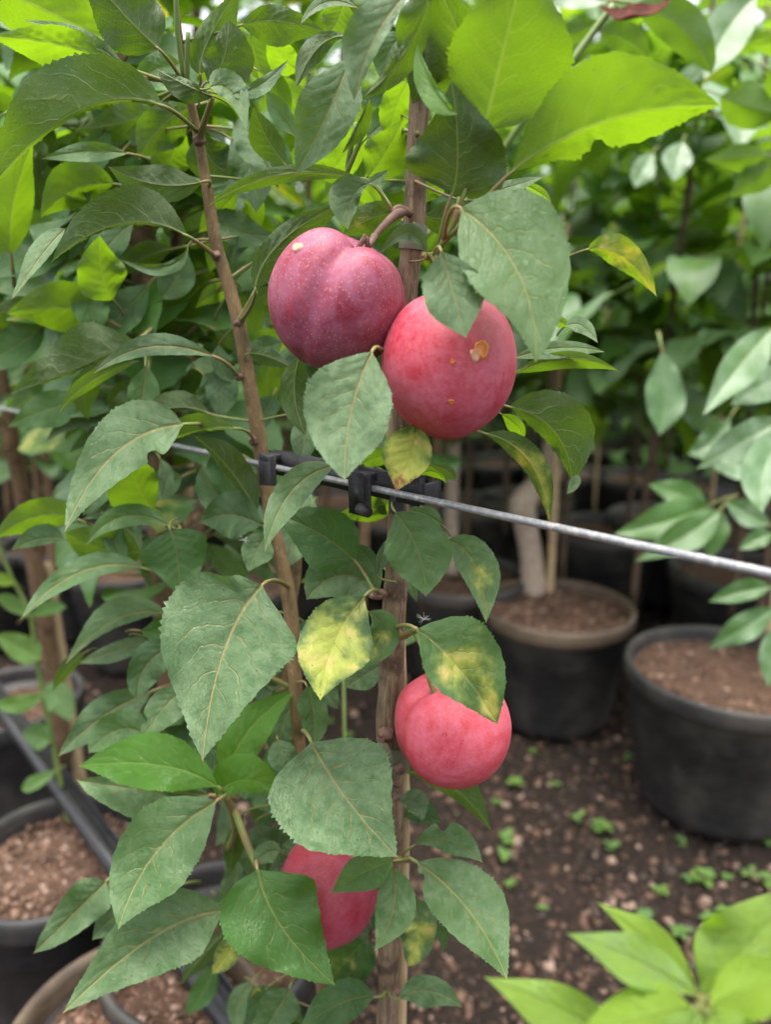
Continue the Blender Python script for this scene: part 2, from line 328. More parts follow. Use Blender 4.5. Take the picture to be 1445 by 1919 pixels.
def px_leaf(parent, row, mat='plum_leaf', depth=None, name='leaf', teeth=34, nrow=70, pet=True, stems=None, rp=1.0):
    Bx, By, Mx, My, Tx, Ty, L, Rr, d0, kind, sh = row[:11]; opt = row[11] if len(row) > 11 else {}
    face, dust, yel, fresh_lit, brn, k = KIND[kind]
    if mat == 'plum_leaf': L, Rr = L * 1.15, Rr * 1.15
    k = opt.get('k', k); rr = random.Random(int(Bx * 7 + By * 13 + Tx * 3)); k *= rr.uniform(.8, 1.2)
    Qx, Qy = 2 * Mx - .5 * (Bx + Tx), 2 * My - .5 * (By + Ty)        # control point so that the curve passes through M
    base = P(Bx, By, d0); ps = pxsize(base); dT = opt.get('dT', 0.0)
    lenpx = math.hypot(Mx - Bx, My - By) + math.hypot(Tx - Mx, Ty - My)
    ph1, ph2, ph3 = (rr.uniform(0, 6.3) for _ in range(3)); wav = rr.uniform(.6, 1.3) * opt.get('wave', 1.0); nw = rr.uniform(1.4, 2.6)
    tw_ = rr.uniform(-.45, .45); fold = opt.get('fold', rr.uniform(.12, .42)) * face; bites = opt.get('bite', [])
    V, uv, fl = [], [], []
    for i in range(nrow + 1):
        v = i / nrow; a, b, c = (1 - v) ** 2, 2 * v * (1 - v), v * v
        mx = a * Bx + b * Qx + c * Tx; my = a * By + b * Qy + c * Ty
        tx = 2 * (1 - v) * (Qx - Bx) + 2 * v * (Tx - Qx); ty = 2 * (1 - v) * (Qy - By) + 2 * v * (Ty - Qy)
        tl = math.hypot(tx, ty) or 1; tx /= tl; ty /= tl
        wv = width(sh, v)
        tooth = (1 - 2 * abs(((v * teeth) % 1.0) - .65)) * (.040 + .028 * math.sin(v * 61 + ph3)) if teeth else 0
        hm = P(mx, my, d0).z - base.z
        for u in UC:
            lr = L if u < 0 else Rr; W = wv * lr
            if abs(u) > .9 and .03 < v < .97: W += tooth * max(L, Rr) * (.5 + .5 * wv)
            W *= 1 + .05 * math.sin(v * 9 + ph3 + (2 if u < 0 else 0))
            for (sd_, v0, hw, dep) in bites:
                if (u < 0) == (sd_ < 0): W *= 1 - dep * math.exp(-((v - v0) / hw) ** 4)
            au = abs(u); sgn = -1 if u < 0 else 1
            # left of travel in the picture is (ty,-tx)
            nx, ny = (ty, -tx) if u < 0 else (-ty, tx)
            px = mx + nx * W * au; py = my + ny * W * au
            q = P(px, py, d0); h = q.z - base.z
            real = max(L, Rr) * wv * ps
            sv = (v - .20 * au - .12 * au * au) * 7 + (.45 if u > 0 else 0)
            quilt = math.cos(2 * math.pi * sv) * .0007 * math.sin(math.pi * min(au, 1)) * min(1, real / .012)
            dd = k * h + dT * v * v - fold * au * real - face * (quilt) + face * .0
            dd += tw_ * u * (v - .25) * real; dd += wav * .0034 * au * au * math.sin(nw * 6.28 * v + (ph1 if u < 0 else ph2)) * min(1, lenpx / 150) * min(1, real / .015)
            dd += .004 * math.sin(3.2 * v + ph3) * min(1, lenpx / 200)
            dd -= face * .0006 * max(0, 1 - au / .09) * -1 * (1 - v)
            V.append(P(px, py, d0 + dd)); uv.append((u * .5 + .5, v)); fl.append((.5 + u * W / lenpx, v))
    Fc = grid_faces(nrow + 1, len(UC), face < 0)
    b0 = V[7].copy(); me = mesh([p - b0 for p in V], Fc); set_uv(me, uv, fl)
    o = link(name, me, parent, b0, M[mat])
    j = lambda x, s_: max(0, min(1, x + rr.uniform(-s_, s_)))
    o.color = (j(opt.get('dust', dust), .22 if dust else 0), opt.get('yel', yel), j(opt.get('fresh_lit', fresh_lit) + (.10 if dust else 0), .16), 1 - opt.get('brn', brn))
    if pet:
        tgt = None; t0x, t0y = Qx - Bx, Qy - By; tn = math.hypot(t0x, t0y) or 1; t0x /= tn; t0y /= tn
        if 'pet' in opt:
            p_ = opt['pet']; tgt = P(p_[0], p_[1], p_[2] if len(p_) > 2 else d0 + .01)
        elif stems:
            best = min(stems, key=lambda q: math.hypot(q[0] - Bx, q[1] - By)); dd = math.hypot(best[0] - Bx, best[1] - By)
            if 6 < dd < 130 and ((best[0] - Bx) * t0x + (best[1] - By) * t0y) < .2 * dd: tgt = P(*best)
        ln = min(lenpx * .16, 34) * (1 if ('pet' in opt or tgt is not None) else 1.5)
        if tgt is None: tgt = P(Bx - t0x * ln, By - t0y * ln + 6, d0 + .03)
        ctrl = P(Bx - t0x * ln * .8, By - t0y * ln * .8, d0 + .003)
        ptsq = []
        for i in range(7):
            t = i / 6; ptsq.append(b0 * ((1 - t) ** 2) + ctrl * (2 * t * (1 - t)) + tgt * (t * t))
        ahead = V[7 + 3 * len(UC)]
        prad = max(1.6, min(4.2, lenpx * .017)) * ps * rp
        tube('petiole', [ahead] + ptsq, [prad * .5, prad * .75] + [prad * (.85 + .06 * i) for i in range(6)], M['petiole'], o, n=7)
    return o

# generic leaves for the rows behind (base at origin, tip along +Y, upper face +Z)
def gen_leaf(sh, wr, arch, fold, nr, nc, seed, serr=0):
    rr = random.Random(seed); V, uv, fl = [], [], []; ang = rr.uniform(.05, .25); y = z = 0.0; tw = rr.uniform(-.5, .5); ph = rr.uniform(0, 6)
    us = [-1 + 2 * j / (nc - 1) for j in range(nc)]
    for i in range(nr):
        v = i / (nr - 1)
        wv = width(sh, v) * wr
        for u in us:
            au = abs(u); W = wv * au + (serr * wr * (i % 2) if au > .99 else 0)
            x = math.copysign(W, u) if u else 0
            zz = z + fold * W + tw * v * x * .6 + .03 * au * au * math.sin(11 * v + ph + (1 if u > 0 else 0)) * (1 if wv else 0)
            V.append(Vector((x, y, zz))); uv.append((u * .5 + .5, v)); fl.append((.5 + x, v))
        st = 1 / (nr - 1); y += math.cos(ang) * st; z += math.sin(ang) * st; ang -= arch * st
    return V, grid_faces(nr, nc, False), uv, fl
def gen_mesh(mat, *a, **k):
    V, Fc, uv, fl = gen_leaf(*a, **k); me = mesh(V, Fc); set_uv(me, uv, fl); me.materials.append(M[mat]); return me
PLUMS = [gen_mesh('plum_leaf_far', q, r_, ar, fo, 15, 7, i, serr=.05) for i, (q, r_, ar, fo) in enumerate([('o', .33, .9, .2), ('v', .32, 1.3, .2), ('e', .34, 1.5, .3), ('r', .36, .7, .15), ('o', .30, 1.2, .25)])]
WALN = [gen_mesh('walnut_leaf', q, r_, ar, fo, 11, 7, 20 + i) for i, (q, r_, ar, fo) in enumerate([('e', .27, .9, .2), ('r', .29, 1.2, .15), ('v', .26, .7, .25), ('e', .24, 1.4, .1)])]
WEED = [gen_mesh('weed_leaf', 'e', .30, .8, .15, 9, 5, 40), gen_mesh('weed_leaf', 'o', .33, .5, .2, 9, 5, 41)]
def orient(base, direc, up, size):
    y = direc.normalized(); x = y.cross(up)
    if x.length < 1e-3: x = y.orthogonal()
    x.normalize(); z = x.cross(y)
    m = Matrix((x, y, z)).transposed().to_4x4() @ Matrix.Diagonal((size, size, size, 1)); m.translation = base; return m
def put(name, me, parent, mat4, col):
    o = bpy.data.objects.new(name, me); C.objects.link(o); o.parent = parent
    o.matrix_parent_inverse = Matrix.Translation(-Vector(parent.location)); o.matrix_basis = mat4; o.color = col; return o

# ------------------------------------------------------------------ ground
def axis(a, b, st, far):
    q = []; x = a
    while x <= b + 1e-6: q.append(x); x += st
    e = [.3, 1, 3, 8, 20, far]
    return [a - k for k in e[::-1]] + q + [b + k for k in e]
def soil_h(x, y):
    p = Vector((x, y, 0)); return .012 * mnoise.noise(p * 5) + .006 * mnoise.noise(p * 17) + .003 * mnoise.noise(p * 45) - .012
xs, ys = axis(-1.8, 2.6, .03, 80), axis(.3, 4.5, .03, 80)
V = [Vector((x, y, soil_h(x, y))) for y in ys for x in xs]
g = link('ground', mesh(V, grid_faces(len(ys), len(xs), False)), None, (0, 0, 0), M['soil']); tag(g, 'dark crumbly soil between the nursery pots', 'ground', kind='structure')
def chips_mesh(n, pick, smin, smax, rr, flat=.45):
    V, Fc = [], []
    for _ in range(n):
        x, y, z = pick(); s_ = smin * (smax / smin) ** (rr.random() ** 2); rot = Matrix.Rotation(rr.uniform(0, 6.3), 3, 'Z') @ Matrix.Rotation(rr.uniform(-.6, .6), 3, 'X') @ Matrix.Rotation(rr.uniform(-.4, .4), 3, 'Y')
        asp = rr.uniform(.4, .95); o = len(V)
        for q in ((-1, -1, -1), (1, -1, -1), (1, 1, -1), (-1, 1, -1), (-.7, -.7, 1), (.7, -.7, 1), (.7, .7, 1), (-.7, .7, 1)):
            V.append(Vector((x, y, z)) + rot @ Vector((q[0] * s_ * rr.uniform(.7, 1.2), q[1] * s_ * asp * rr.uniform(.7, 1.2), q[2] * s_ * flat * rr.uniform(.6, 1.1))))
        Fc += [(o, o + 3, o + 2, o + 1), (o + 4, o + 5, o + 6, o + 7), (o, o + 1, o + 5, o + 4), (o + 1, o + 2, o + 6, o + 5), (o + 2, o + 3, o + 7, o + 6), (o + 3, o, o + 4, o + 7)]
    return mesh(V, Fc, True)
rr = random.Random(3)
def pick_ground():
    y = .55 + 2.4 * rr.random() ** 1.4; x = rr.uniform(-.75, .9) * (y * .75 + .25); return x, y, soil_h(x, y) + .001
o = link('wood_chips', chips_mesh(15000, pick_ground, .0022, .0105, rr, .6), None, (0, 0, 0), M['chips']); tag(o, 'scattered bark chips and small stones on the dark soil', 'bark chips', kind='stuff')

# ------------------------------------------------------------------ pots
def make_pot(loc, r, h, label, group=None, rim='pot_rim', soil_drop=.03, chips=260, seed=0, ridges=True, brown=False):
    e = empty('plant_pot', loc, label, 'pot', group); t = .004; rb = r * .76
    prof = [(rb - t, .006), (rb - .004, 0), (rb, .004), (rb + (r - rb) * .05, h * .07), (rb + (r - rb) * .62, h * .66), (rb + (r - rb) * .64 + .003, h * .68), (r - .011, h * .87), (r - .006, h * .885),
            (r - .0055, h - .028), (r - .012, h - .026), (rb, h * .45), (rb - t, .006)]
    V, Fc = lathe(prof); MB().add(V, Fc).obj('wall', M['pot'], e, origin=(0, 0, 0)).location = loc
    pr = [(r - .011, h - .030), (r - .002, h - .031), (r - .0005, h - .026), (r, h - .006), (r - .002, h - .001), (r - .005, h), (r - .009, h - .002), (r - .011, h - .008), (r - .012, h - .030)]
    V, Fc = lathe(pr, 56); MB().add(V, Fc).obj('rim', M['brown_rim' if brown else rim], e, origin=(0, 0, 0)).location = loc
    rs = r - .0125; zt = h - soil_drop; V, Fc = [], []; n = 40; rings = 14; L0 = Vector(loc)
    for i in range(rings + 1):
        q = rs * i / rings
        for k in range(n):
            a = 6.2832 * k / n; p = Vector((q * math.cos(a), q * math.sin(a), 0)); w_ = p + L0
            V.append(p + Vector((0, 0, zt + .010 * mnoise.noise(w_ * 14) + .006 * mnoise.noise(w_ * 38) + .004 * mnoise.noise(w_ * 90) - .006 * (i / rings) ** 3)))
    for i in range(rings):
        for k in range(n):
            k2 = (k + 1) % n; Fc.append((i * n + k, i * n + n + k, i * n + n + k2, i * n + k2))
    so_ = MB().add(V, Fc).obj('soil', M['bark_soil'], e, origin=(0, 0, 0)); so_.location = loc
    if chips:
        rr = random.Random(seed)
        def pk():
            q = rs * .96 * math.sqrt(rr.random()); a = rr.uniform(0, 6.3); p = Vector((q * math.cos(a), q * math.sin(a), 0)); w_ = p + L0
            return p.x, p.y, zt + .010 * mnoise.noise(w_ * 14) + .006 * mnoise.noise(w_ * 38) - .001
        c_ = link('bark_chip', chips_mesh(int(chips * 1.6), pk, .0014, .0060, rr), e, loc, M['pot_chips']); c_['kind'] = 'stuff'
    return e
def rim_at(px, py, h): p = G(px, py, h); return (p.x, p.y, 0)
rowp = 'black nursery pots in the rows behind'
pot_graft = make_pot(rim_at(1045, 1130, .235), .150, .235, 'black pot holding the thick crooked pale trunk and a cane', seed=1, chips=600, soil_drop=.020, brown=True)
pot_big = make_pot(rim_at(1368, 1245, .24), .162, .24, 'black pot with dark soil beside the overhanging walnut leaves', seed=2, chips=500, soil_drop=.022)
pot_thin = make_pot(rim_at(862, 1072, .235), .148, .235, 'black pot with a slim pale stem behind the plum trunk', seed=3, chips=300, soil_drop=.02)
pot_l = make_pot(rim_at(105, 1592, .20), .108, .20, 'black pot filled with brown bark under the dark rail', seed=4, chips=800, soil_drop=.022)
pot_b = make_pot(rim_at(255, 1935, .20), .112, .20, 'pot with a brown rim and pinkish bark soil', seed=5, chips=900, brown=True, soil_drop=.02)
pot_m = make_pot((P(724, 2300, .01).x + .005, .372, 0), .112, .20, 'pot in which the fruiting plum tree stands', seed=6, chips=500)
pot_far = make_pot(rim_at(20, 1302, .20), .11, .20, 'black pot at the end of the dark rail by the leafy shoot', seed=7, chips=200)
pot_s2 = make_pot((-.17, .60, 0), .108, .20, 'pot of the brown stemmed sapling beside the plum tree', seed=8, chips=300)
POTS = [pot_graft, pot_big, pot_thin, pot_l, pot_b, pot_m, pot_far, pot_s2]
proto = None
row_spots = []
for px, py in ((1130, 985), (1385, 1062), (985, 930), (1240, 965), (1345, 985), (880, 940), (770, 965), (1060, 880), (1190, 890), (1300, 905), (1420, 930), (930, 860), (1130, 835), (1250, 845), (1380, 850), (1500, 900), (1530, 1010), (800, 870),
               (420, 1090), (250, 1050), (120, 1010), (-60, 1030), (560, 985), (330, 960), (640, 930)):
    row_spots.append(rim_at(px, py, .235))
for i, loc in enumerate(row_spots):
    if i == 0: proto = make_pot(loc, .150, .235, 'black nursery pot with bark soil in the rows behind the plum', rowp, seed=11, chips=150); q = proto
    else:
        q = proto.copy(); C.objects.link(q); q.location = loc
        for ch in proto.children:
            c_ = ch.copy(); C.objects.link(c_); c_.parent = q; c_.matrix_parent_inverse = Matrix.Translation(-Vector(loc)); c_.location = loc; c_.rotation_euler.z = i * 1.3
    POTS.append(q)

# dark channel rail lying across the pot rims
a, b = G(-90, 1204, .218), G(520, 2045, .218); dv = (b - a).normalized(); nv = Vector((-dv.y, dv.x, 0))
if nv.x < 0: nv = -nv                                      # nv points to the lit side
rail = empty('support_rail', a, 'black channel rail lying across the pot rims', 'rail')
ln = (b - a).length / 2; mid = (a + b) / 2
V, Fc = tube_data([a, mid, b], [.0095] * 3, n=16); MB().add(V, Fc).obj('tube', M['rail'], rail)
MB().box(mid + nv * .0125 + Vector((0, 0, -.003)), dv * ln, nv * .0055, Vector((0, 0, .0022)), .0012).obj('flange', M['rail'], rail)
MB().box(mid + nv * .0180 + Vector((0, 0, .001)), dv * ln, nv * .0013, Vector((0, 0, .005)), .001).obj('lip', M['rail'], rail)

# ------------------------------------------------------------------ wire and clip
def wz(px): return 1 / (2.857 + (px - 742) * .00198)
def wire_pt(px): return PZ(px, 765 + .2145 * px, wz(px))
wa, wb = wire_pt(20), wire_pt(1445); wd = (wb - wa).normalized()
A, B = wa - wd * .9, wb + wd * .10
n = 60; pts = [A.lerp(B, i / n) for i in range(n + 1)]
wire = tube('support_wire', pts, [.0017] * (n + 1), M['wire'], None, n=14); tag(wire, 'grey coated trellis wire running past the plum trunk', 'wire')
clip = empty('wire_clip', wire_pt(690), 'black plastic clip fixing the plum trunk to the wire', 'clip')
c0, c1 = wire_pt(497), wire_pt(775); up = Vector((0, 0, 1)); up = (up - wd * up.dot(wd)).normalized(); fw = wd.cross(up)
if fw.y > 0: fw = -fw                                      # towards the viewer
hl = (c1 - c0).length / 2; mc = (c0 + c1) / 2
MB().box(mc - fw * .0050 + up * .0015, wd * hl, up * .0058, fw * .0018, .0009).obj('bar', M['clip'], clip)
def hook(px, w_, up0, uh, thick, front, nm):
    p = wire_pt(px); mb = MB()
    mb.box(p + fw * front + up * up0, wd * w_, up * uh, fw * thick, .0009); mb.box(p - fw * .0005 + up * (up0 + uh * .78), wd * w_ * .9, up * uh * .2, fw * .006, .0006)
    return mb.obj(nm, M['clip'], clip)
hook(510, .0048, -.0012, .0085, .0019, .0034, 'hook')
hook(687, .0046, -.0022, .0096, .0024, .0046, 'hook')
pp = wire_pt(695)
V, Fc = tube_data([pp + up * -.012 + fw * .002, pp + up * -.0085 + fw * .0085 + wd * .0008], [.0027, .0027], n=14); MB().add(V, Fc).obj('pin', M['clip'], clip)
pp = wire_pt(727); MB().box(pp - fw * .006 + up * -.0068, wd * .0026, up * .0052, fw * .003, .001).obj('strap_end', M['clip'], clip)
pp = wire_pt(772); MB().box(pp - fw * .012 + up * .0, wd * .0012, up * .0045, fw * .006, .0006).obj('strap_end', M['clip'], clip)

# ------------------------------------------------------------------ plum tree: trunk, branches, shoots
tree = empty('plum_tree', (P(724, 2300, .01).x, .372, .17), 'columnar young plum tree bearing pink red fruit, tied to a wire', 'tree')
TR = [(805, -60, 17), (794, 60, 18), (788, 160, 20), (783, 250, 21), (780, 340, 22), (776, 420, 23), (768, 490, 22), (762, 560, 22), (757, 680, 21), (754, 800, 21), (750, 900, 21), (746, 1000, 22), (742, 1090, 24), (737, 1180, 25), (733, 1280, 26), (729, 1370, 27), (734, 1420, 21), (738, 1490, 19), (738, 1560, 19), (733, 1660, 20), (729, 1760, 22), (726, 1850, 20), (723, 1960, 20), (722, 2200, 21), (724, 2450, 23), (724, 2900, 27)]
tp = [P(x, y, .006) for x, y, r in TR]; tube('trunk', tp, [r * .92 * pxsize(p) for p, (x, y, r) in zip(tp, TR)], M['bark'], tree, n=20, sub=5, rough=.10)
ST = [(322, -60, 4, .05), (330, 10, 5, .055), (338, 80, 6, .06), (350, 160, 7, .065), (366, 235, 9, .07), (384, 330, 10, .07), (403, 450, 12, .07), (425, 525, 12.5, .07), (447, 605, 13, .07), (462, 690, 13, .07), (480, 790, 14, .07), (494, 880, 14, .07), (511, 980, 13, .066), (530, 1065, 14, .06), (545, 1150, 14, .055), (553, 1280, 13, .05), (560, 1385, 12, .05), (575, 1500, 12, .045), (590, 1650, 12, .04), (600, 1780, 13, .035), (612, 1900, 14, .03), (650, 2150, 15, .02), (712, 2420, 16, .01)]
sp_ = [P(x, y, d) for x, y, r, d in ST]; tube('branch', sp_, [r * pxsize(p) for p, (x, y, r, d) in zip(sp_, ST)], M['stem_bark'], tree, n=14, sub=4, rough=.07)
def twig(pts, mat='stem_bark', parent=tree, name='twig', rough=.05, **k):
    q = [P(x, y, d) for x, y, r, d in pts]; return tube(name, q, [r * pxsize(p) for p, (x, y, r, d) in zip(q, pts)], M[mat], parent, n=10, sub=3, rough=rough, **k)
twig([(556, 990, 9, .10), (555, 1080, 9, .10), (535, 1200, 8, .10), (530, 1300, 9, .1), (545, 1450, 9, .09), (590, 1700, 9, .06), (640, 2100, 9, .03)])
twig([(447, 606, 9, .07), (462, 580, 6, .06), (478, 548, 5, .045)], 'petiole')
twig([(372, 262, 9, .07), (382, 230, 6, .06), (398, 182, 5, .05)], 'petiole')
twig([(762, 396, 8, .0), (742, 402, 9, -.008), (722, 420, 7, -.014), (704, 440, 6, -.018), (684, 470, 6, -.022)], 'spur', name='spur', rough=.14)
twig([(770, 402, 7, .0), (748, 390, 7, -.004), (735, 398, 5, -.006)], 'spur', name='spur', rough=.14)
twig([(795, 480, 7, -.006), (815, 478, 7, -.016), (832, 452, 6, -.022), (850, 420, 6, -.026), (862, 392, 6, -.030)], 'petiole', name='spur', rough=.10)
twig([(735, 1180, 8, .0), (752, 1192, 8, -.008), (768, 1186, 6, -.014), (780, 1178, 5, -.018)], 'petiole', name='spur')
twig([(722, 1112, 8, .0), (706, 1118, 7, -.008), (696, 1116, 6, -.012)], 'spur', name='spur', rough=.15)
twig([(740, 1612, 6, .0), (752, 1610, 7, -.008), (768, 1612, 5, -.014)], 'petiole', name='spur')
twig([(428, 1590, 8, .05), (440, 1560, 7, .04), (436, 1520, 7, .03), (420, 1490, 6, .02)], 'petiole', name='twig')
twig([(482, 1625, 6, .0), (462, 1580, 7, .015), (436, 1510, 7, .03)], 'petiole', name='twig')
twig([(545, 1290, 6, .055), (512, 1272, 4, .05), (484, 1266, 4, .045)], 'petiole', name='twig')
for (x, y, r, d) in ((716, 1112, 9, -.004), (722, 1376, 15, -.004), (716, 1384, 10, -.006), (748, 1442, 10, -.004), (744, 1470, 8, -.006), (742, 1494, 9, -.006), (703, 1760, 11, -.006), (705, 1745, 8, -.006), (748, 1858, 8, -.004), (744, 1186, 10, -.004), (404, 480, 9, .066), (448, 706, 8, .066), (474, 826, 9, .066), (372, 262, 11, .068), (447, 603, 11, .068)):
    bm = bmesh.new(); bmesh.ops.create_icosphere(bm, subdivisions=3, radius=r * pxsize(P(x, y, d)))
    for v in bm.verts: v.co *= 1 + .45 * mnoise.noise(v.co * 420 + Vector((x, y, 0)))
    me = bpy.data.meshes.new('mesh'); bm.to_mesh(me); bm.free(); me.polygons.foreach_set('use_smooth', [True] * len(me.polygons))
    link('bud', me, tree, P(x, y, d), M['spur'])
cane = tube('bamboo_stake', [P(727, 690, .018), P(742, 960, .018), P(752, 1290, .018), P(756, 1450, .017), P(757, 1600, .016), P(745, 2300, .016), P(740, 2900, .016)], [.0030, .0030, .0033, .0034, .0034, .0036, .0038], M['cane'], None, n=12, rough=.04, sub=4)
tag(cane, 'thin pale cane standing close behind the plum trunk', 'stake')
def tape(pts, mat, label):
    q = [P(x, y, .006) for x, y, r in pts]; V, Fc = tube_data(q, [r * pxsize(p) for (x, y, r), p in zip(pts, q)], n=24, sub=4, rough=.02); Fc = Fc[:-2]
    return V, Fc
t1 = empty('tie_tape', P(776, 450, 0), 'olive plastic tape wound round the trunk above the upper plums', 'tape')
V, Fc = tape([(777, 421, 24.5), (775, 440, 25), (772, 458, 25), (771, 468, 24)], 'tape', ''); MB().add(V, Fc).obj('wrap', M['tape'], t1)
t2 = empty('tie_tape', P(738, 1410, 0), 'green plastic tape with a loose twisted end below the third plum', 'tape')
V, Fc = tape([(741, 1392, 25), (742, 1405, 26), (744, 1425, 25), (745, 1440, 23)], 'tape', ''); MB().add(V, Fc).obj('wrap', M['tape'], t2)
V = []; 
for i in range(13):
    t = i / 12; x = 716 + 26 * t + 5 * math.sin(5 * t); y = 1392 + 92 * t; w_ = 9 * (1 - .75 * t)
    for s_ in (-1, 1): V.append(P(x + s_ * w_, y, -.010 - .004 * math.sin(4 * t) + s_ * .002 * math.cos(5 * t)))
MB().add(V, grid_faces(13, 2, True)).obj('loose_end', M['tape'], t2)

# ------------------------------------------------------------------ plums
def plum(cx, cy, d, rx, ry, axis_, sut, col, label, seed, el=1.0, dent=.20, groove=.035, shear=0.0):
    c = P(cx, cy, d); ps = pxsize(c); r = (rx + ry) / 2 * ps
    rgt = Vector((1, 0, 0)); fwd = Vector((0, math.cos(TH), -math.sin(TH))); upv = Vector((0, math.sin(TH), math.cos(TH)))
    ca = lambda q: (rgt * q[0] + upv * q[1] - fwd * q[2])          # q: right, up, towards the viewer
    az = ca(axis_).normalized(); ax = ca(sut); ax = (ax - az * ax.dot(az)).normalized(); ay = az.cross(ax)
    NU, NVv = 72, 54; V, Fc = [], []
    for i in range(NVv + 1):
        t = math.pi * i / NVv
        for k in range(NU):
            f = 2 * math.pi * k / NU; ff = (f + math.pi) % (2 * math.pi) - math.pi
            q = 1 - dent * math.exp(-(t / .42) ** 2) - groove * math.exp(-(ff / .16) ** 2) * (math.sin(t) ** .6) * (1.2 - .6 * t / math.pi) + .05 * groove / .035 * math.exp(-(abs(ff) - .7) ** 2 / .25) * math.exp(-(t - .6) ** 2 / .3)
            q += .03 * math.exp(-((math.pi - t) / .35) ** 2) + .012 * mnoise.noise(Vector((math.sin(t) * math.cos(f), math.sin(t) * math.sin(f), math.cos(t))) * 1.6 + Vector((seed, 0, 0)))
            p = (ax * math.cos(f) + ay * math.sin(f)) * math.sin(t) * q + az * math.cos(t) * q * el
            # fit the outline seen in the photograph
            X, Y, Z = p.dot(rgt), p.dot(upv), p.dot(fwd)
            V.append((rgt * (X * rx + shear * Y * rx) + upv * Y * ry) * ps + fwd * Z * r)
    for i in range(NVv):
        for k in range(NU):
            k2 = (k + 1) % NU; Fc.append((i * NU + k, i * NU + NU + k, i * NU + NU + k2, i * NU + k2))
    e = empty('plum', c, label, 'plum'); o = link('skin', mesh(V, Fc), e, c, M['plum']); o.color = col
    pole = c + V[2 * NU + 3]
    return e, c, pole, az, V
p1, c1_, pole1, az1, V1 = plum(631, 563, -.020, 128, 130, (.40, .78, .42), (-.25, -.3, .9), (.80, .95, 1.0, 1), 'mauve red plum with golden freckles and a marked cleft, touching the orange scarred plum', 3, dent=.26, groove=.075)
tube('stalk', [pole1 - az1 * .003, pole1 + az1 * .004 + Vector((.002, 0, .002)), P(690, 462, -.026), P(702, 442, -.019)], [.0013, .0011, .0012, .0016], M['spur'], p1, n=8, sub=3)
p2, c2_, pole2, az2, V2 = plum(841, 681, -.034, 126, 138, (.0, .93, .10), (.8, 0, -.5), (.82, .05, .45, 1), 'pinkish red plum with an orange bird peck, below a hanging leaf', 8, el=1.0, dent=.12, groove=.02)
tube('stalk', [pole2 - az2 * .004, pole2 + az2 * .006, P(822, 500, -.03), P(812, 478, -.016)], [.0013, .0011, .0012, .0016], M['petiole'], p2, n=8, sub=3)
p3, c3_, pole3, az3, V3 = plum(849, 1361, -.022, 108, 112, (-.34, .84, .34), (-.75, .25, .35), (.74, .0, .40, 1), 'bright pink plum beside the trunk with a yellow blotched leaf over it', 12, dent=.24, groove=.055)
tube('stalk', [pole3 - az3 * .003, pole3 + az3 * .008, P(800, 1232, -.030), P(778, 1186, -.016)], [.0013, .0011, .0012, .0015], M['petiole'], p3, n=8, sub=3)
p4, c4_, pole4, az4, V4 = plum(616, 1662, -.004, 92, 104, (.25, .9, .15), (.6, 0, .7), (.50, .62, .35, 1), 'dark red plum half hidden behind serrated leaves low on the trunk', 21, dent=.12, groove=.03)
tube('stalk', [pole4 - az4 * .003, pole4 + az4 * .008, P(690, 1565, .0), P(728, 1556, .003)], [.0013, .0011, .0012, .0015], M['petiole'], p4, n=8, sub=3)
def peck(e, c, Vp, px, py, rpx, mat, nm, seed, proud=.0004, crater=.0):
    # a patch of broken skin laid on the fruit where the ray through (px,py) meets it
    r = ray(px, py).normalized(); best = max(Vp, key=lambda v: (v.normalized().dot((CAM - c).normalized()) > 0) * 10 - ((c + v - CAM) - r * (c + v - CAM).dot(r)).length * 100)
    t = (c + best - CAM).dot(r); p0 = CAM + r * t; nrm = best.normalized(); tx = nrm.orthogonal().normalized(); ty = nrm.cross(tx); rad = rpx * pxsize(p0); rr = random.Random(seed)
    V, Fc = [p0 + nrm * (proud - crater)], []; nn, rings = 20, 4; o1, o2 = rr.uniform(0, 6), rr.uniform(0, 6); ph = [1 + .16 * math.sin(2 * 6.2832 * k / 20 + o1) + .10 * math.sin(3 * 6.2832 * k / 20 + o2) for k in range(nn)]
    for i in range(1, rings + 1):
        for k in range(nn):
            a = 6.2832 * k / nn; q = rad * i / rings * ph[k]; p = p0 + tx * math.cos(a) * q + ty * math.sin(a) * q * 1.15
            dv_ = (p - c).normalized(); nl_ = sorted(Vp, key=lambda v: -v.normalized().dot(dv_))[:4]; p = c + dv_ * (sum(v.length for v in nl_) / 4 + (proud if i < rings else -.0006) - crater * (1 - (i / rings) ** 2) * 1.0 + (.0006 if i == rings - 1 else 0)); V.append(p)
    for k in range(nn):
        Fc.append((0, 1 + k, 1 + (k + 1) % nn))
        for i in range(rings - 1): Fc.append((1 + i * nn + k, 1 + (i + 1) * nn + k, 1 + (i + 1) * nn + (k + 1) % nn, 1 + i * nn + (k + 1) % nn))
    return MB().add(V, Fc).obj(nm, M[mat], e)
peck(p2, c2_, V2, 903, 655, 17, 'flesh', 'peck_mark', 1); peck(p2, c2_, V2, 890, 666, 10, 'flesh_dry', 'torn_skin', 2, .0007); peck(p2, c2_, V2, 848, 677, 5, 'flesh', 'peck_mark', 4, .0002); peck(p2, c2_, V2, 846, 752, 5, 'flesh', 'peck_mark', 5, .0002)
peck(p1, c1_, V1, 556, 462, 11, 'flesh_dry', 'torn_skin', 6, .0003)

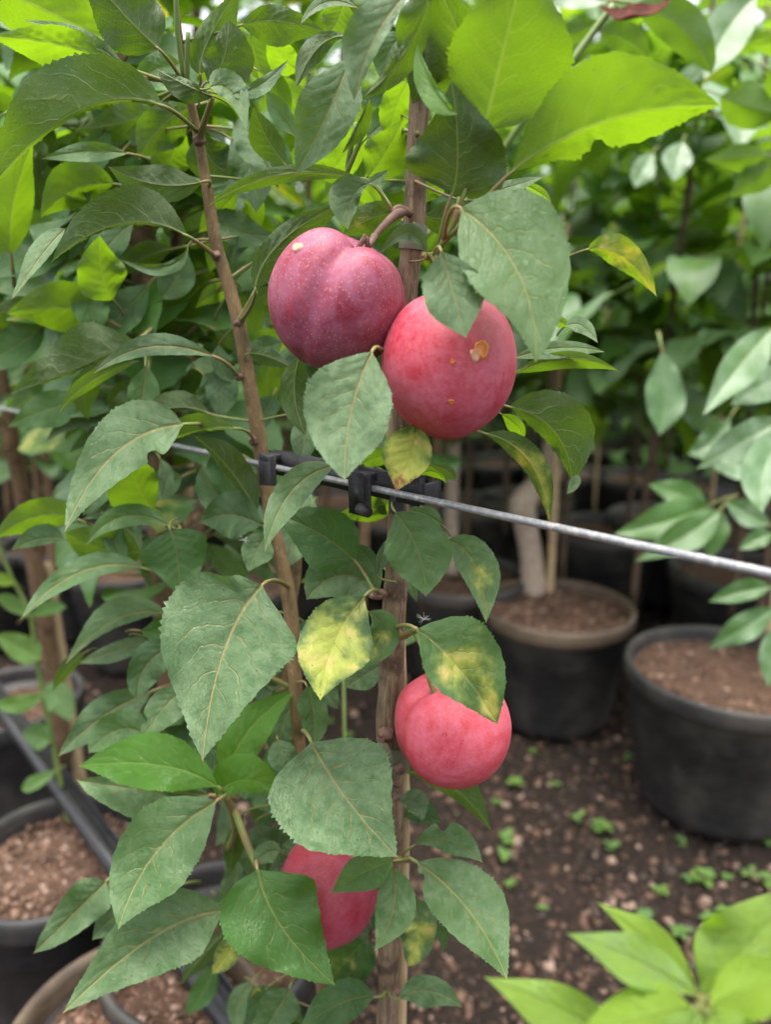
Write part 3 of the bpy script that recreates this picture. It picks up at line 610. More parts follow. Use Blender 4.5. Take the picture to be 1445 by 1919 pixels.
# ------------------------------------------------------------------ leaves of the plum tree (photo pixel base, middle, tip; half widths; depth; look; outline)
STEMS = [(x, y, .0) for x, y, r in TR if 0 < y < 1919] + [(x, y, d) for x, y, r, d in ST if 0 < y < 1919]
L_ = [
 # upper left, from below against the light
 (306, 199, 140, 212, -30, 370, 4, 88, .03, 'u', 'e', dict(pet=(372, 250, .07), fresh_lit=.25)),
 (235, 126, 115, 85, -20, 68, 42, 30, .04, 'b', 'e', dict(pet=(346, 165, .065))),
 (235, 128, 150, 70, 40, 38, 4, 14, .035, 'D', 'e', dict(pet=(300, 150, .06))),
 (-50, -40, 95, 25, 245, 100, 62, 55, .10, 'b', 'o', dict(pet=False)),
 (297, 92, 225, 20, 150, -70, 50, 55, .03, 'o', 'w', dict(pet=(340, 150, .065))),
 (375, 140, 388, 80, 450, -25, 24, 45, .06, 'u', 'e', dict(pet=(352, 190, .066))),
 (387, 154, 418, 112, 428, 36, 30, 50, .03, 'o', 'r', dict(pet=(372, 200, .066))),
 (402, 182, 345, 158, 293, 130, 26, 9, .03, 'o', 'e'),
 (392, 165, 432, 172, 462, 246, 30, 16, .015, 'p', 'w', dict(fold=.5)),
 (430, 178, 485, 160, 540, 112, 10, 16, .015, 'd', 'e'),
 (378, 341, 290, 345, 202, 312, 30, 32, .05, 'o', 'e', dict(pet=(390, 350, .07))),
 (352, 443, 225, 420, 95, 492, 3, 58, .04, 'u', 'e', dict(pet=(402, 480, .068), fresh_lit=.15)),
 (122, 428, 78, 478, 20, 563, 10, 24, .015, 'p', 'o', dict(pet=False)),
 (215, 345, 140, 355, 75, 408, 30, 46, .12, 'b', 'e'),
 (240, 288, 160, 284, 76, 298, 17, 15, .09, 'g', 'e', dict(dust=.45)),
 (20, 480, 25, 380, 62, 262, 42, 34, .14, 'b', 'o'),
 (110, 420, 40, 440, -30, 470, 55, 38, .16, 'b', 'e'),
 (205, 602, 120, 578, 10, 588, 36, 46, .12, 'b', 'e'),
 (212, 562, 190, 512, 186, 440, 42, 38, .10, 'b', 'e'),
 (352, 462, 308, 500, 220, 485, 14, 6, .09, 'D', 'e'),
 (254, 638, 145, 690, 20, 738, 4, 64, .07, 'o', 'o', dict(pet=(292, 606, .21))),
 (403, 669, 280, 650, 175, 700, 15, 20, .045, 'd', 'e', dict(pet=(447, 706, .068), k=.3)),
 (262, 676, 170, 715, 111, 773, 10, 16, .04, 'u', 'e', dict(pet=False)),
 (345, 795, 215, 850, 120, 998, 46, 56, .035, 'p', 'w', dict(bite=[(-1, .28, .06, .35)], wave=.7)),
 (444, 803, 350, 812, 258, 852, 3, 28, .045, 'u', 'e', dict(pet=(475, 826, .068))),
 (392, 775, 320, 765, 255, 796, 6, 28, .08, 'o', 'e'),
 (482, 965, 430, 880, 362, 815, 10, 32, .06, 'o', 'e', dict(dust=.3)),
 (240, 790, 150, 786, 84, 832, 12, 17, .16, 'p', 'e'), (235, 812, 180, 815, 128, 850, 14, 14, .17, 'D', 'e'),
 (272, 685, 266, 750, 250, 822, 28, 26, .10, 'g', 'e'),
 (290, 958, 255, 905, 236, 838, 50, 34, .08, 'b', 'e'),
 (150, 975, 70, 968, -15, 1012, 24, 30, .09, 'b', 'e'), (122, 1012, 75, 1010, 20, 1032, 10, 24, .09, 'g', 'e', dict(dust=.5)),
 (322, 988, 230, 968, 160, 1024, 17, 20, .055, 'g', 'e', dict(dust=.25, pet=(335, 985, .09))),
 (266, 1035, 195, 1030, 120, 998, 32, 42, .085, 'b', 'r', dict(fresh_lit=.5)),
 (318, 992, 332, 1050, 334, 1113, 52, 58, .05, 'g', 'w', dict(pet=(335, 970, .09))),
 (275, 1066, 150, 1072, 36, 1163, 16, 24, .07, 'D', 'e', dict(dust=.5, k=.9)),
 (312, 1150, 215, 1162, 122, 1245, 12, 32, .10, 'p', 'o'), (290, 1196, 220, 1218, 143, 1244, 18, 14, .102, 'p', 'e'),
 (160, 1222, 125, 1252, 97, 1296, 10, 12, .085, 'u', 'e'),
 (262, 1182, 310, 1172, 352, 1126, 17, 24, .08, 'g', 'e'), (262, 1190, 310, 1200, 350, 1200, 16, 14, .09, 'o', 'e'),
 # the broad dusty leaves lower left
 (492, 1096, 418, 1225, 379, 1427, 104, 112, .0, 't', 'w', dict(pet=(540, 1100, .055), bite=[(1, .10, .035, .22)], wave=.6, dust=.85)),
 (330, 1205, 272, 1250, 258, 1312, 30, 28, .06, 'D', 'r', dict(dust=.6)),
 (352, 1288, 302, 1332, 258, 1402, 30, 26, .035, 'd', 'o', dict(dust=.9, bite=[(1, .7, .04, .5)])),
 (285, 1295, 190, 1345, 108, 1418, 34, 30, .08, 'D', 'o', dict(dust=.6)),
 (275, 1380, 220, 1368, 165, 1412, 34, 32, .05, 'D', 'r', dict(dust=.6)),
 (410, 1476, 300, 1434, 146, 1436, 44, 50, .0, 'f', 'v', dict(pet=(420, 1490, .02))),
 (395, 1490, 270, 1480, 142, 1462, 50, 22, .02, 'd', 'r'),
 (427, 1466, 463, 1372, 561, 1289, 36, 36, .02, 'f', 'o', dict(pet=(420, 1488, .02), fresh_lit=.7)),
 (404, 1492, 458, 1462, 527, 1492, 42, 20, .0, 'f', 'r', dict(pet=(420, 1492, .02))),
 (408, 1499, 290, 1600, 221, 1742, 66, 64, -.01, 'd', 'e', dict(dust=.8, pet=(420, 1490, .02))),
 (421, 1707, 285, 1757, 116, 1900, 66, 62, -.02, 'd', 'o', dict(dust=.75, pet=(445, 1690, .0))),
 (198, 1652, 150, 1700, 62, 1787, 34, 32, .02, 'D', 'r', dict(dust=.55)),
 (330, 1660, 240, 1700, 172, 1762, 42, 34, .03, 'd', 'e'),
 (430, 1470, 395, 1440, 372, 1412, 22, 20, .04, 'D', 'r'),
 (482, 1628, 528, 1738, 629, 1847, 80, 84, -.035, 'g', 'w', dict(dust=.25, pet=(482, 1622, .0))),
 (583, 1390, 650, 1498, 746, 1607, 92, 118, -.030, 'd', 'w', dict(dust=.58, pet=(566, 1370, .05), wave=.5)),
 (739, 1613, 683, 1634, 620, 1674, 31, 29, -.040, 'g', 'e', dict(fresh_lit=.35, dust=.3)),
 (734, 1623, 738, 1700, 702, 1782, 35, 30, -.035, 'd', 'e', dict(dust=.6)),
 (780, 1615, 880, 1708, 951, 1837, 62, 50, -.03, 'd', 'o', dict(dust=.62, fresh_lit=.25, bite=[(1, .10, .03, .5)], pet=(757, 1610, -.008))),
 (776, 1584, 838, 1574, 905, 1617, 30, 20, -.02, 'd', 'v', dict(bite=[(-1, .42, .06, .55)], dust=.6, pet=(750, 1606, -.006))),
 (748, 1502, 778, 1506, 791, 1540, 22, 18, -.01, 'd', 'e'), (757, 1530, 790, 1528, 828, 1541, 24, 14, .01, 'g', 'e'),
 (756, 1446, 845, 1474, 920, 1556, 32, 15, .01, 'u', 'e', dict(fresh_lit=.1)),
 (775, 1682, 784, 1750, 764, 1812, 30, 30, .0, 'y', 'r', dict(yel=.5)), (812, 1738, 830, 1750, 830, 1782, 10, 13, .0, 'g', 'e'),
 (746, 1871, 805, 1858, 866, 1888, 27, 26, -.02, 'd', 'e', dict(dust=.6)),
 (692, 1755, 650, 1800, 614, 1852, 44, 38, .02, 'g', 'r', dict(yel=.25)), (702, 1868, 640, 1880, 562, 1928, 32, 38, -.01, 'g', 'e', dict(dust=.3)),
 (542, 1852, 520, 1892, 478, 1955, 32, 32, .0, 'D', 'e'), (520, 1868, 490, 1890, 462, 1940, 24, 24, .02, 'D', 'e'),
 (442, 1748, 424, 1790, 395, 1827, 20, 20, .01, 'y', 'e'), (500, 1850, 480, 1870, 470, 1910, 14, 14, .03, 'y', 'e'),
 (525, 1596, 500, 1598, 477, 1622, 18, 18, -.005, 'd', 'r'), (560, 1560, 530, 1585, 500, 1640, 22, 24, .02, 'D', 'e'),
 (455, 1525, 438, 1585, 430, 1645, 16, 16, .03, 'u', 'l'), (480, 1540, 500, 1580, 530, 1600, 26, 24, .06, 'D', 'e'),
 (640, 1690, 665, 1720, 690, 1775, 22, 22, .02, 'd', 'e'), (660, 1600, 650, 1640, 640, 1690, 26, 26, .03, 'D', 'e'),
 (700, 1700, 712, 1725, 700, 1770, 16, 14, .02, 'p', 'e'),
 # around the middle of the trunk
 (698, 657, 657, 775, 646, 901, 66, 78, -.055, 'd', 'e', dict(dust=.85, pet=(735, 690, -.0), brn=.06, wave=.6)),
 (781, 793, 768, 852, 742, 921, 34, 46, -.045, 'x', 'e', dict(pet=(764, 770, .0))),
 (800, 868, 838, 882, 853, 902, 8, 11, -.005, 'u', 'v'), (785, 890, 815, 884, 836, 906, 8, 9, .01, 'b', 'e'),
 (630, 872, 545, 922, 496, 1036, 27, 27, -.008, 'd', 'e', dict(dust=.65, pet=(680, 872, .005))),
 (664, 1050, 598, 1000, 508, 958, 52, 48, .0, 'D', 'w', dict(dust=.15, k=.2, pet=(706, 1118, -.004))),
 (740, 958, 784, 1035, 798, 1118, 54, 52, -.025, 'd', 'e', dict(dust=.5, fresh_lit=.2, pet=(745, 935, .0))),
 (838, 1011, 892, 1062, 911, 1168, 36, 28, -.03, 'e', 'e', dict(pet=(760, 1000, .0))),
 (708, 1080, 690, 1046, 664, 1022, 15, 14, .0, 'D', 'v'), (709, 1078, 714, 1048, 722, 1012, 8, 11, -.004, 'D', 'v'),
 (712, 1110, 640, 1078, 574, 1124, 42, 50, .025, 'D', 'r', dict(dust=.5)),
 (684, 1116, 626, 1205, 600, 1313, 60, 58, -.035, 'y', 'e', dict(pet=(712, 1112, -.004))),
 (690, 1146, 712, 1190, 664, 1258, 32, 16, -.012, 'e', 'e'), (720, 1240, 680, 1268, 648, 1288, 22, 24, .02, 'd', 'e'),
 (780, 1178, 860, 1252, 933, 1359, 78, 46, -.055, 'e', 'e', dict(yel=.40, fresh_lit=.2, wave=.8)),
 (575, 1285, 588, 1340, 588, 1400, 24, 24, .03, 'D', 'r'), (520, 1385, 535, 1420, 560, 1440, 20, 26, .03, 'D', 'r'), (560, 1300, 530, 1360, 525, 1420, 30, 30, .075, 'D', 'r'),
 # top middle
 (658, 105, 612, 215, 554, 327, 46, 50, -.01, 'd', 'e', dict(dust=.6, k=.3)), (692, 184, 668, 236, 640, 288, 20, 1, -.012, 'u', 'e', dict(pet=False)),
 (775, -25, 702, 72, 664, 191, 14, 48, -.035, 'd', 'e', dict(dust=.62, k=.3)), (808, -10, 752, 108, 674, 186, 26, 10, -.038, 'u', 'e', dict(fresh_lit=.1)),
 (650, 68, 596, 90, 554, 166, 16, 22, .01, 'o', 'v'), (450, 48, 520, 40, 610, 60, 26, 40, .05, 'u', 'e', dict(fresh_lit=.1)),
 (668, 15, 610, 4, 562, 47, 9, 12, .0, 'd', 'e'), (645, 0, 632, 40, 615, 68, 28, 28, .05, 'b', 'e'),
 (552, 256, 525, 210, 496, 168, 17, 17, .05, 'g', 'e'), (534, 308, 500, 260, 474, 200, 27, 22, .055, 'u', 'e'), (505, 320, 470, 260, 450, 215, 30, 30, .07, 'g', 'e'),
 (682, 336, 525, 328, 387, 388, 14, 15, .0, 'u', 'e', dict(pet=(735, 396, -.004), fresh_lit=.0)),
 (692, 345, 662, 368, 652, 431, 12, 40, -.01, 'd', 'v', dict(pet=(738, 398, -.004))), (685, 345, 706, 335, 728, 317, 8, 9, -.005, 'd', 'e'),
 (478, 547, 525, 455, 650, 378, 22, 42, .03, 'u', 'e', dict(fresh_lit=.0, pet=(450, 602, .068))),
 (688, 332, 722, 288, 757, 222, 34, 38, .045, 'b', 'e'), (690, 256, 725, 220, 757, 182, 22, 22, .05, 'g', 'e'),
 (846, 366, 858, 285, 846, 150, 82, 84, -.03, 'u', 'w', dict(pet=(818, 474, -.014), fresh_lit=.1, k=-.35)),
 (858, 214, 812, 165, 782, 80, 26, 8, -.05, 'f', 'e', dict(pet=False)),
 (905, 248, 945, 90, 990, -100, 82, 118, -.03, 'u', 'o', dict(fresh_lit=.5, pet=(858, 400, -.026))),
 (889, 230, 872, 100, 812, -40, 62, 44, .0, 'u', 'e', dict(fresh_lit=.35, pet=(850, 420, -.02))),
 (955, 326, 1140, 226, 1354, 198, 102, 44, -.045, 'b', 'v', dict(pet=(825, 462, -.022), bite=[(1, .42, .035, .45), (1, .28, .05, -.25)], wave=.7, fresh_lit=.95)),
 (880, 376, 950, 352, 1018, 332, 12, 13, -.01, 'p', 'e'), (980, 345, 1010, 360, 1033, 379, 10, 11, .01, 'b', 'e'),
 (862, 389, 972, 512, 1004, 680, 100, 74, -.055, 'd', 'w', dict(dust=.85, fresh_lit=.15, pet=(832, 452, -.022), wave=.5)),
 (827, 470, 850, 550, 873, 634, 50, 50, -.072, 'D', 'e', dict(dust=.3, pet=(812, 478, -.016))),
 (1100, 468, 1166, 480, 1232, 557, 30, 20, -.01, 'Y', 'e', dict(brn=.05)),
 (960, 672, 1050, 652, 1135, 660, 12, 16, -.01, 'p', 'e'), (960, 702, 1062, 672, 1161, 696, 12, 17, -.012, 'u', 'e', dict(fresh_lit=.7)),
 (1060, 612, 1090, 610, 1121, 643, 14, 13, .03, 'p', 'e'), (1035, 598, 1052, 604, 1068, 616, 9, 9, .03, 'b', 'e'),
 (952, 762, 1040, 810, 1073, 908, 62, 20, -.015, 'u', 'e', dict(fresh_lit=.12, pet=(880, 740, .0))), (1082, 888, 1077, 906, 1062, 926, 9, 9, -.012, 'd', 'e', dict(pet=False)),
 (906, 812, 992, 866, 1030, 982, 26, 15, -.015, 'Y', 'e', dict(yel=.42, fresh_lit=.1, brn=.33, pet=(860, 800, .0))),
 (940, 776, 968, 798, 982, 824, 12, 13, .0, 'b', 'e'),
 (801, 476, 765, 436, 713, 476, 12, 15, -.018, 'D', 'e', dict(k=.2)),
 (765, 402, 700, 408, 640, 445, 28, 26, .03, 'u', 'e', dict(yel=.25)), (795, 402, 835, 410, 890, 388, 28, 24, .03, 'u', 'e', dict(fresh_lit=.2)), (800, 380, 812, 350, 850, 330, 26, 20, .04, 'b', 'e'),
 (562, 668, 552, 740, 573, 817, 30, 24, .02, 'o', 'e'), (465, 662, 500, 668, 545, 688, 14, 16, .06, 'o', 'e'),
 (725, 780, 690, 800, 650, 860, 26, 26, .03, 'D', 'e'), (740, 850, 700, 860, 660, 880, 14, 14, .04, 'b', 'e'), (690, 960, 720, 945, 640, 975, 18, 14, .05, 'b', 'e'), (745, 930, 700, 955, 630, 965, 18, 24, .05, 'b', 'e'),
 (560, 780, 570, 820, 560, 880, 22, 22, .05, 'D', 'e'), (690, 870, 660, 860, 620, 830, 20, 22, .05, 'g', 'e'),
 (492, 985, 430, 965, 374, 980, 38, 36, .06, 'D', 'e', dict(dust=.4)), (500, 1000, 482, 1030, 464, 1072, 26, 26, .055, 'D', 'e', dict(dust=.5)),
 (830, 985, 800, 965, 760, 955, 16, 14, .02, 'g', 'e'), (765, 1080, 772, 1100, 782, 1130, 8, 8, .02, 'g', 'e'),
 # shade leaves on the branch behind
 (430, 260, 470, 320, 480, 400, 34, 34, .10, 'g', 'e'), (390, 380, 440, 430, 520, 440, 30, 26, .10, 'g', 'e'), (380, 250, 395, 300, 440, 330, 40, 36, .10, 'o', 'e'), (440, 300, 420, 360, 400, 400, 40, 40, .12, 'g', 'e'),
 (360, 200, 300, 240, 260, 300, 40, 36, .11, 'u', 'e'), (350, 250, 320, 300, 330, 350, 36, 34, .12, 'b', 'e'), (290, 200, 230, 230, 150, 240, 30, 34, .13, 'u', 'e'), (340, 120, 290, 130, 250, 160, 30, 26, .09, 'D', 'e'),
 (470, 250, 510, 290, 545, 350, 30, 28, .12, 'g', 'e'), (420, 560, 470, 500, 540, 470, 28, 26, .12, 'g', 'e'), (450, 640, 500, 640, 560, 620, 20, 24, .12, 'b', 'e'), (300, 560, 330, 520, 350, 470, 30, 30, .14, 'g', 'e'),
 (480, 130, 520, 170, 540, 230, 20, 22, .09, 'b', 'e'), (470, 60, 480, 110, 500, 160, 24, 22, .1, 'u', 'e'), (560, 130, 530, 110, 500, 60, 24, 24, .1, 'b', 'e'), (600, 330, 640, 300, 690, 220, 30, 30, .09, 'b', 'e'),
 (440, 850, 420, 880, 430, 930, 26, 28, .1, 'g', 'e'), (450, 960, 400, 920, 380, 870, 28, 28, .1, 'D', 'e'), (380, 700, 400, 740, 390, 800, 30, 28, .12, 'D', 'e'), (420, 720, 400, 690, 360, 680, 24, 22, .13, 'p', 'e', dict(dust=.6)),
 (350, 1150, 330, 1190, 300, 1220, 26, 26, .10, 'g', 'e'), (500, 1560, 480, 1600, 470, 1650, 30, 30, .07, 'D', 'e'), (390, 1400, 430, 1420, 460, 1450, 26, 24, .06, 'D', 'e'), (330, 1420, 380, 1440, 410, 1480, 26, 24, .05, 'D', 'e'),
]
rf = random.Random(77)
L_ += [(805, -40, 792, 60, 764, 158, 40, 42, -.015, 'u', 'e', dict(fresh_lit=.1)), (835, 40, 806, 120, 772, 196, 30, 36, -.012, 'u', 'e', dict(fresh_lit=.3)), (765, 150, 742, 205, 726, 262, 26, 28, .03, 'b', 'e'), (770, 225, 800, 262, 812, 318, 24, 26, .03, 'b', 'e'), (760, 60, 728, 100, 722, 160, 26, 26, .01, 'D', 'e')]
for (x0, y0, x1, y1) in ((0, 180, 300, 420), (0, 180, 300, 420), (60, 420, 400, 760), (60, 420, 400, 760), (400, 60, 740, 420)):
    for _ in range(7):
        bx_ = rf.uniform(x0, x1); by_ = rf.uniform(y0, y1); an = rf.gauss(2.3, .8); ln_ = rf.uniform(100, 160); tx_ = bx_ + math.cos(an) * ln_; ty_ = by_ + math.sin(an) * ln_; bo = rf.uniform(-.2, .2) * ln_; hw_ = ln_ * rf.uniform(.22, .32)
        L_.append((bx_, by_, (bx_ + tx_) / 2 - math.sin(an) * bo, (by_ + ty_) / 2 + math.cos(an) * bo, tx_, ty_, hw_ * rf.uniform(.5, 1), hw_ * rf.uniform(.5, 1), rf.uniform(.12, .22), rf.choice('bbbbuug'), rf.choice('oerv'), dict(nr=36)))
for (x0, y0, x1, y1, n_) in ((340, 1150, 560, 1480, 16), (400, 1480, 600, 1850, 20), (480, 720, 720, 1080, 12), (380, 300, 560, 720, 14), (150, 850, 460, 1010, 8), (600, 1180, 720, 1330, 4), (240, 1300, 420, 1560, 8)):
    for _ in range(n_):
        bx_ = rf.uniform(x0, x1); by_ = rf.uniform(y0, y1); an = rf.gauss(1.75, .75); ln_ = rf.uniform(70, 130); tx_ = bx_ + math.cos(an) * ln_; ty_ = by_ + math.sin(an) * ln_; bo = rf.uniform(-.18, .18) * ln_
        hw_ = ln_ * rf.uniform(.18, .30)
        L_.append((bx_, by_, (bx_ + tx_) / 2 - math.sin(an) * bo, (by_ + ty_) / 2 + math.cos(an) * bo, tx_, ty_, hw_ * rf.uniform(.6, 1), hw_ * rf.uniform(.6, 1), rf.uniform(.09, .15), rf.choice('DDggdo' if by_ > 850 else 'DgguboD'), rf.choice('oere'), dict(nr=36)))
for row in L_:
    pt = True
    if len(row) > 11 and row[11].get('pet') is False: pt = False; row[11].pop('pet')
    px_leaf(tree, row, stems=STEMS, pet=pt, nrow=row[11].get('nr', 70) if len(row) > 11 else 70)
for a_, b_, c_ in (((330, -20), (332, 60), (345, 150)), ((352, 60), (350, 120), (352, 180)), ((680, 250), (660, 300), (640, 345)), ((668, 230), (655, 290), (650, 330))):
    twig([(a_[0], a_[1], 4, .05), (b_[0], b_[1], 5, .055), (c_[0], c_[1], 5, .062)], 'green_shoot', name='shoot')

# seed fluff and silk caught on the leaves
def fluff(px, py, d, label, n, ln):
    c = P(px, py, d); mb = MB(); rr = random.Random(px)
    for i in range(n):
        q = Vector((rr.uniform(-1, 1), rr.uniform(-.6, .6), rr.uniform(-.3, 1))).normalized() * ln * rr.uniform(.5, 1); V, Fc = tube_data([c, c + q * .5 + Vector((0, 0, ln * .05)), c + q], [.00006, .00005, .00003], n=4); mb.add(V, Fc)
    o = mb.obj('seed_fluff', M['fluff'], None, origin=c); tag(o, label, 'seed fluff')
fluff(795, 1161, -.028, 'tiny white seed tuft beside the trunk above the third plum', 16, .0048)
fluff(457, 1012, .035, 'tiny white seed tuft on the dark leaf beside the brown branch', 12, .004)

# ------------------------------------------------------------------ young plant close by with fresh light leaves
fore = empty('leafy_shrub', PZ(1330, 2300, .27), 'fresh yellow green young plant growing in front of the dark soil', 'shrub')
dF = -.200
for row in [(1312, 1868, 1195, 1800, 1060, 1748, 46, 44, dF, 'F', 'l'), (1308, 1858, 1225, 1772, 1117, 1689, 22, 36, dF + .01, 'F', 'l'), (1210, 1970, 1060, 1895, 906, 1830, 60, 46, dF, 'F', 'l'),
            (1318, 1870, 1400, 1780, 1500, 1660, 92, 56, dF + .01, 'F', 'e'), (1330, 1892, 1420, 1850, 1530, 1850, 62, 60, dF - .01, 'F', 'e', dict(dust=.0)), (1300, 1890, 1200, 1905, 1080, 1945, 48, 62, dF - .004, 'F', 'e'), (1330, 1900, 1380, 1950, 1440, 2010, 50, 50, dF - .015, 'F', 'e', dict(dust=.0)), (1310, 1890, 1280, 1950, 1250, 2020, 45, 45, dF - .01, 'F', 'e')]:
    px_leaf(fore, row, mat='weed_leaf', teeth=0, nrow=40, rp=1.3)
tube('stem', [PZ(1316, 1860, .218), PZ(1322, 1920, .225), PZ(1330, 2050, .24), PZ(1330, 2300, .27), PZ(1330, 2300, .27) * .5 + Vector((.06, .08, 0))], [.0022, .0024, .0026, .003, .003], M['green_shoot'], fore, n=8, sub=3)

# ------------------------------------------------------------------ saplings of the row on the same wire
def sapling(label, path, leaves, seed, bark='row_bark', lmin=.05, lmax=.085, miny=.47, zmin=0, group=None, fresh_lit=(.15, .9), cat='tree', name='plum_sapling', meshes=None, lo=.1):
    rr = random.Random(seed); meshes = meshes or PLUMS
    pts = [Vector(p[:3]) for p in path]; e = empty(name, (pts[0].x, pts[0].y, pts[0].z), label, cat, group)
    tube('stem', pts, [p[3] for p in path], M[bark], e, n=10, sub=4, rough=.08, seed=seed)
    q = catmull([tuple(p) for p in pts], 12); az = rr.uniform(0, 6)
    for i in range(leaves):
        t = lo + (1 - lo) * (i + rr.random()) / leaves; a = Vector(q[min(int(t * (len(q) - 1)), len(q) - 1)])
        az += 2.4 + rr.uniform(-.5, .5); out = Vector((math.cos(az), math.sin(az), rr.uniform(-.05, .7))); off_ = rr.uniform(.012, .06) * (.4 + rr.random())
        b = a + out * off_
        if b.y < miny or b.z < zmin: continue
        if b.y + out.y * .06 < miny - .02: out.y = abs(out.y)
        s_ = rr.uniform(lmin, lmax)
        o = put('leaf', rr.choice(meshes), e, orient(b, out + Vector((0, 0, -.25)), Vector((rr.uniform(-.5, .5), rr.uniform(-1.0, .2), 1)), s_), (rr.choice((.15, .3, .5, .7)), .0 if rr.random() > .06 else .4, rr.uniform(*fresh_lit), 1))
        V, Fc = tube_data([a, a + out * off_ * .6 + Vector((0, 0, -.003)), b + out.normalized() * .003], [.0013, .0011, .0009], n=5)
        MB().add(V, Fc).obj('petiole', M['petiole'], o, origin=b); 
        pe = o.children[-1] if o.children else None
        if pe: pe.matrix_parent_inverse = o.matrix_basis.inverted()
    return e
def rp_(px, py, Y, r): p = P(px, py, Y - D); return (p.x, p.y, p.z, r * pxsize(p))
sapling('brown stemmed sapling leaning beside the dark branch, bright leaves against the light', [rp_(330, 1500, .58, 19), rp_(305, 1140, .58, 19), rp_(300, 800, .58, 23), rp_(285, 600, .58, 27), rp_(262, 430, .58, 27), rp_(240, 270, .58, 25), rp_(215, 60, .58, 22), rp_(195, -150, .58, 18)], 130, 31, miny=.50, zmin=.55, lo=.15)
sapling('slim red brown sapling behind the bright leaves', [rp_(345, 1500, .66, 13), rp_(330, 1000, .66, 13), rp_(325, 650, .66, 13), rp_(330, 450, .66, 11), rp_(350, 150, .66, 9)], 60, 32, miny=.56, zmin=.55)
sapling('thin brown sapling crossing behind the bright leaves', [rp_(320, 1250, .74, 12), rp_(250, 700, .74, 12), rp_(225, 560, .74, 12), rp_(190, 240, .74, 12), rp_(165, -60, .74, 10)], 70, 33, miny=.62, zmin=.6)
sapling('brown sapling with a cane at the far end of the wire', [rp_(120, 1420, .86, 16), rp_(85, 1180, .86, 16), rp_(55, 1000, .86, 16), rp_(10, 760, .86, 15), rp_(-40, 500, .86, 16), rp_(-80, 100, .86, 14)], 90, 34, miny=.66, zmin=.62, lmin=.06, lmax=.09)
for i, (x0, y0, x1, y1, Y, r, lb) in enumerate(((318, 1500, 308, 1060, .60, 10, 'pale cane tied beside the brown stemmed sapling'), (140, 1400, 100, 1150, .88, 12, 'brown cane beside the sapling at the far end of the wire'), (350, 1500, 352, 1040, .70, 9, 'thin brown cane behind the dark green leaf'))):
    q0, q1 = P(x0, y0, Y - D), P(x1, y1, Y - D); q0b = q1 + (q0 - q1) * (q1.z / max(.05, q1.z - q0.z)); tag(tube('bamboo_stake', [q0b, q0, q1, q1 + (q1 - q0) * .35], [r * pxsize(q1)] * 4, M['cane'], None, n=10, sub=3, rough=.04), lb, 'stake')
# leafy weed shoot over the dark rail
sh = [rp_(130, 1560, .80, 5), rp_(100, 1400, .80, 5), rp_(70, 1250, .80, 4.5), rp_(55, 1150, .80, 4), rp_(20, 1080, .80, 4), rp_(-10, 1000, .80, 3)]
e = empty('weed_shoot', Vector(sh[0][:3]), 'slender green shoot with paired light leaves by the dark rail', 'plant'); tube('stem', [Vector(p[:3]) for p in sh], [p[3] for p in sh], M['green_shoot'], e, n=8, sub=4)
for row in [(75, 1235, 40, 1215, -10, 1190, 26, 28, .43, 'f', 'r', dict(fresh_lit=.3)), (50, 1155, 95, 1140, 125, 1138, 14, 12, .43, 'f', 'e', dict(fresh_lit=.2)), (85, 1300, 30, 1320, -20, 1315, 16, 16, .43, 'f', 'e', dict(fresh_lit=.2)), (75, 1300, 110, 1310, 130, 1352, 28, 30, .43, 'g', 'r', dict(dust=.3)), (95, 1390, 70, 1380, 40, 1375, 24, 26, .43, 'g', 'r', dict(dust=.3)), (30, 1095, 0, 1085, -30, 1080, 12, 12, .43, 'f', 'e'), (60, 1160, 20, 1130, -10, 1120, 14, 16, .43, 'f', 'e', dict(fresh_lit=.2)), (110, 1440, 60, 1470, 40, 1480, 12, 14, .43, 'g', 'e')]:
    px_leaf(e, row, mat='weed_leaf', teeth=0, nrow=24)
for row, lb in (((385, 1018, 425, 1060, 477, 1104, 24, 20, .22, 'f', 'e', dict(fresh_lit=.4, dust=.5)), 'pale green blade like leaf between dark leaves and the brown branch'), ((640, 1055, 600, 1075, 560, 1092, 8, 8, .20, 'f', 'e'), 'narrow light green leaf behind the brown branch')):
    q = empty('weed_shoot', G(row[0], 1500, 0), lb, 'plant'); q.location.y = D + row[8]
    px_leaf(q, row, mat='weed_leaf', teeth=0, nrow=24); b_ = P(row[0], row[1], row[8]); tube('stem', [Vector((b_.x, b_.y, 0)), Vector((b_.x, b_.y, b_.z * .6)), b_], [.002, .0018, .0012], M['green_shoot'], q, n=6)

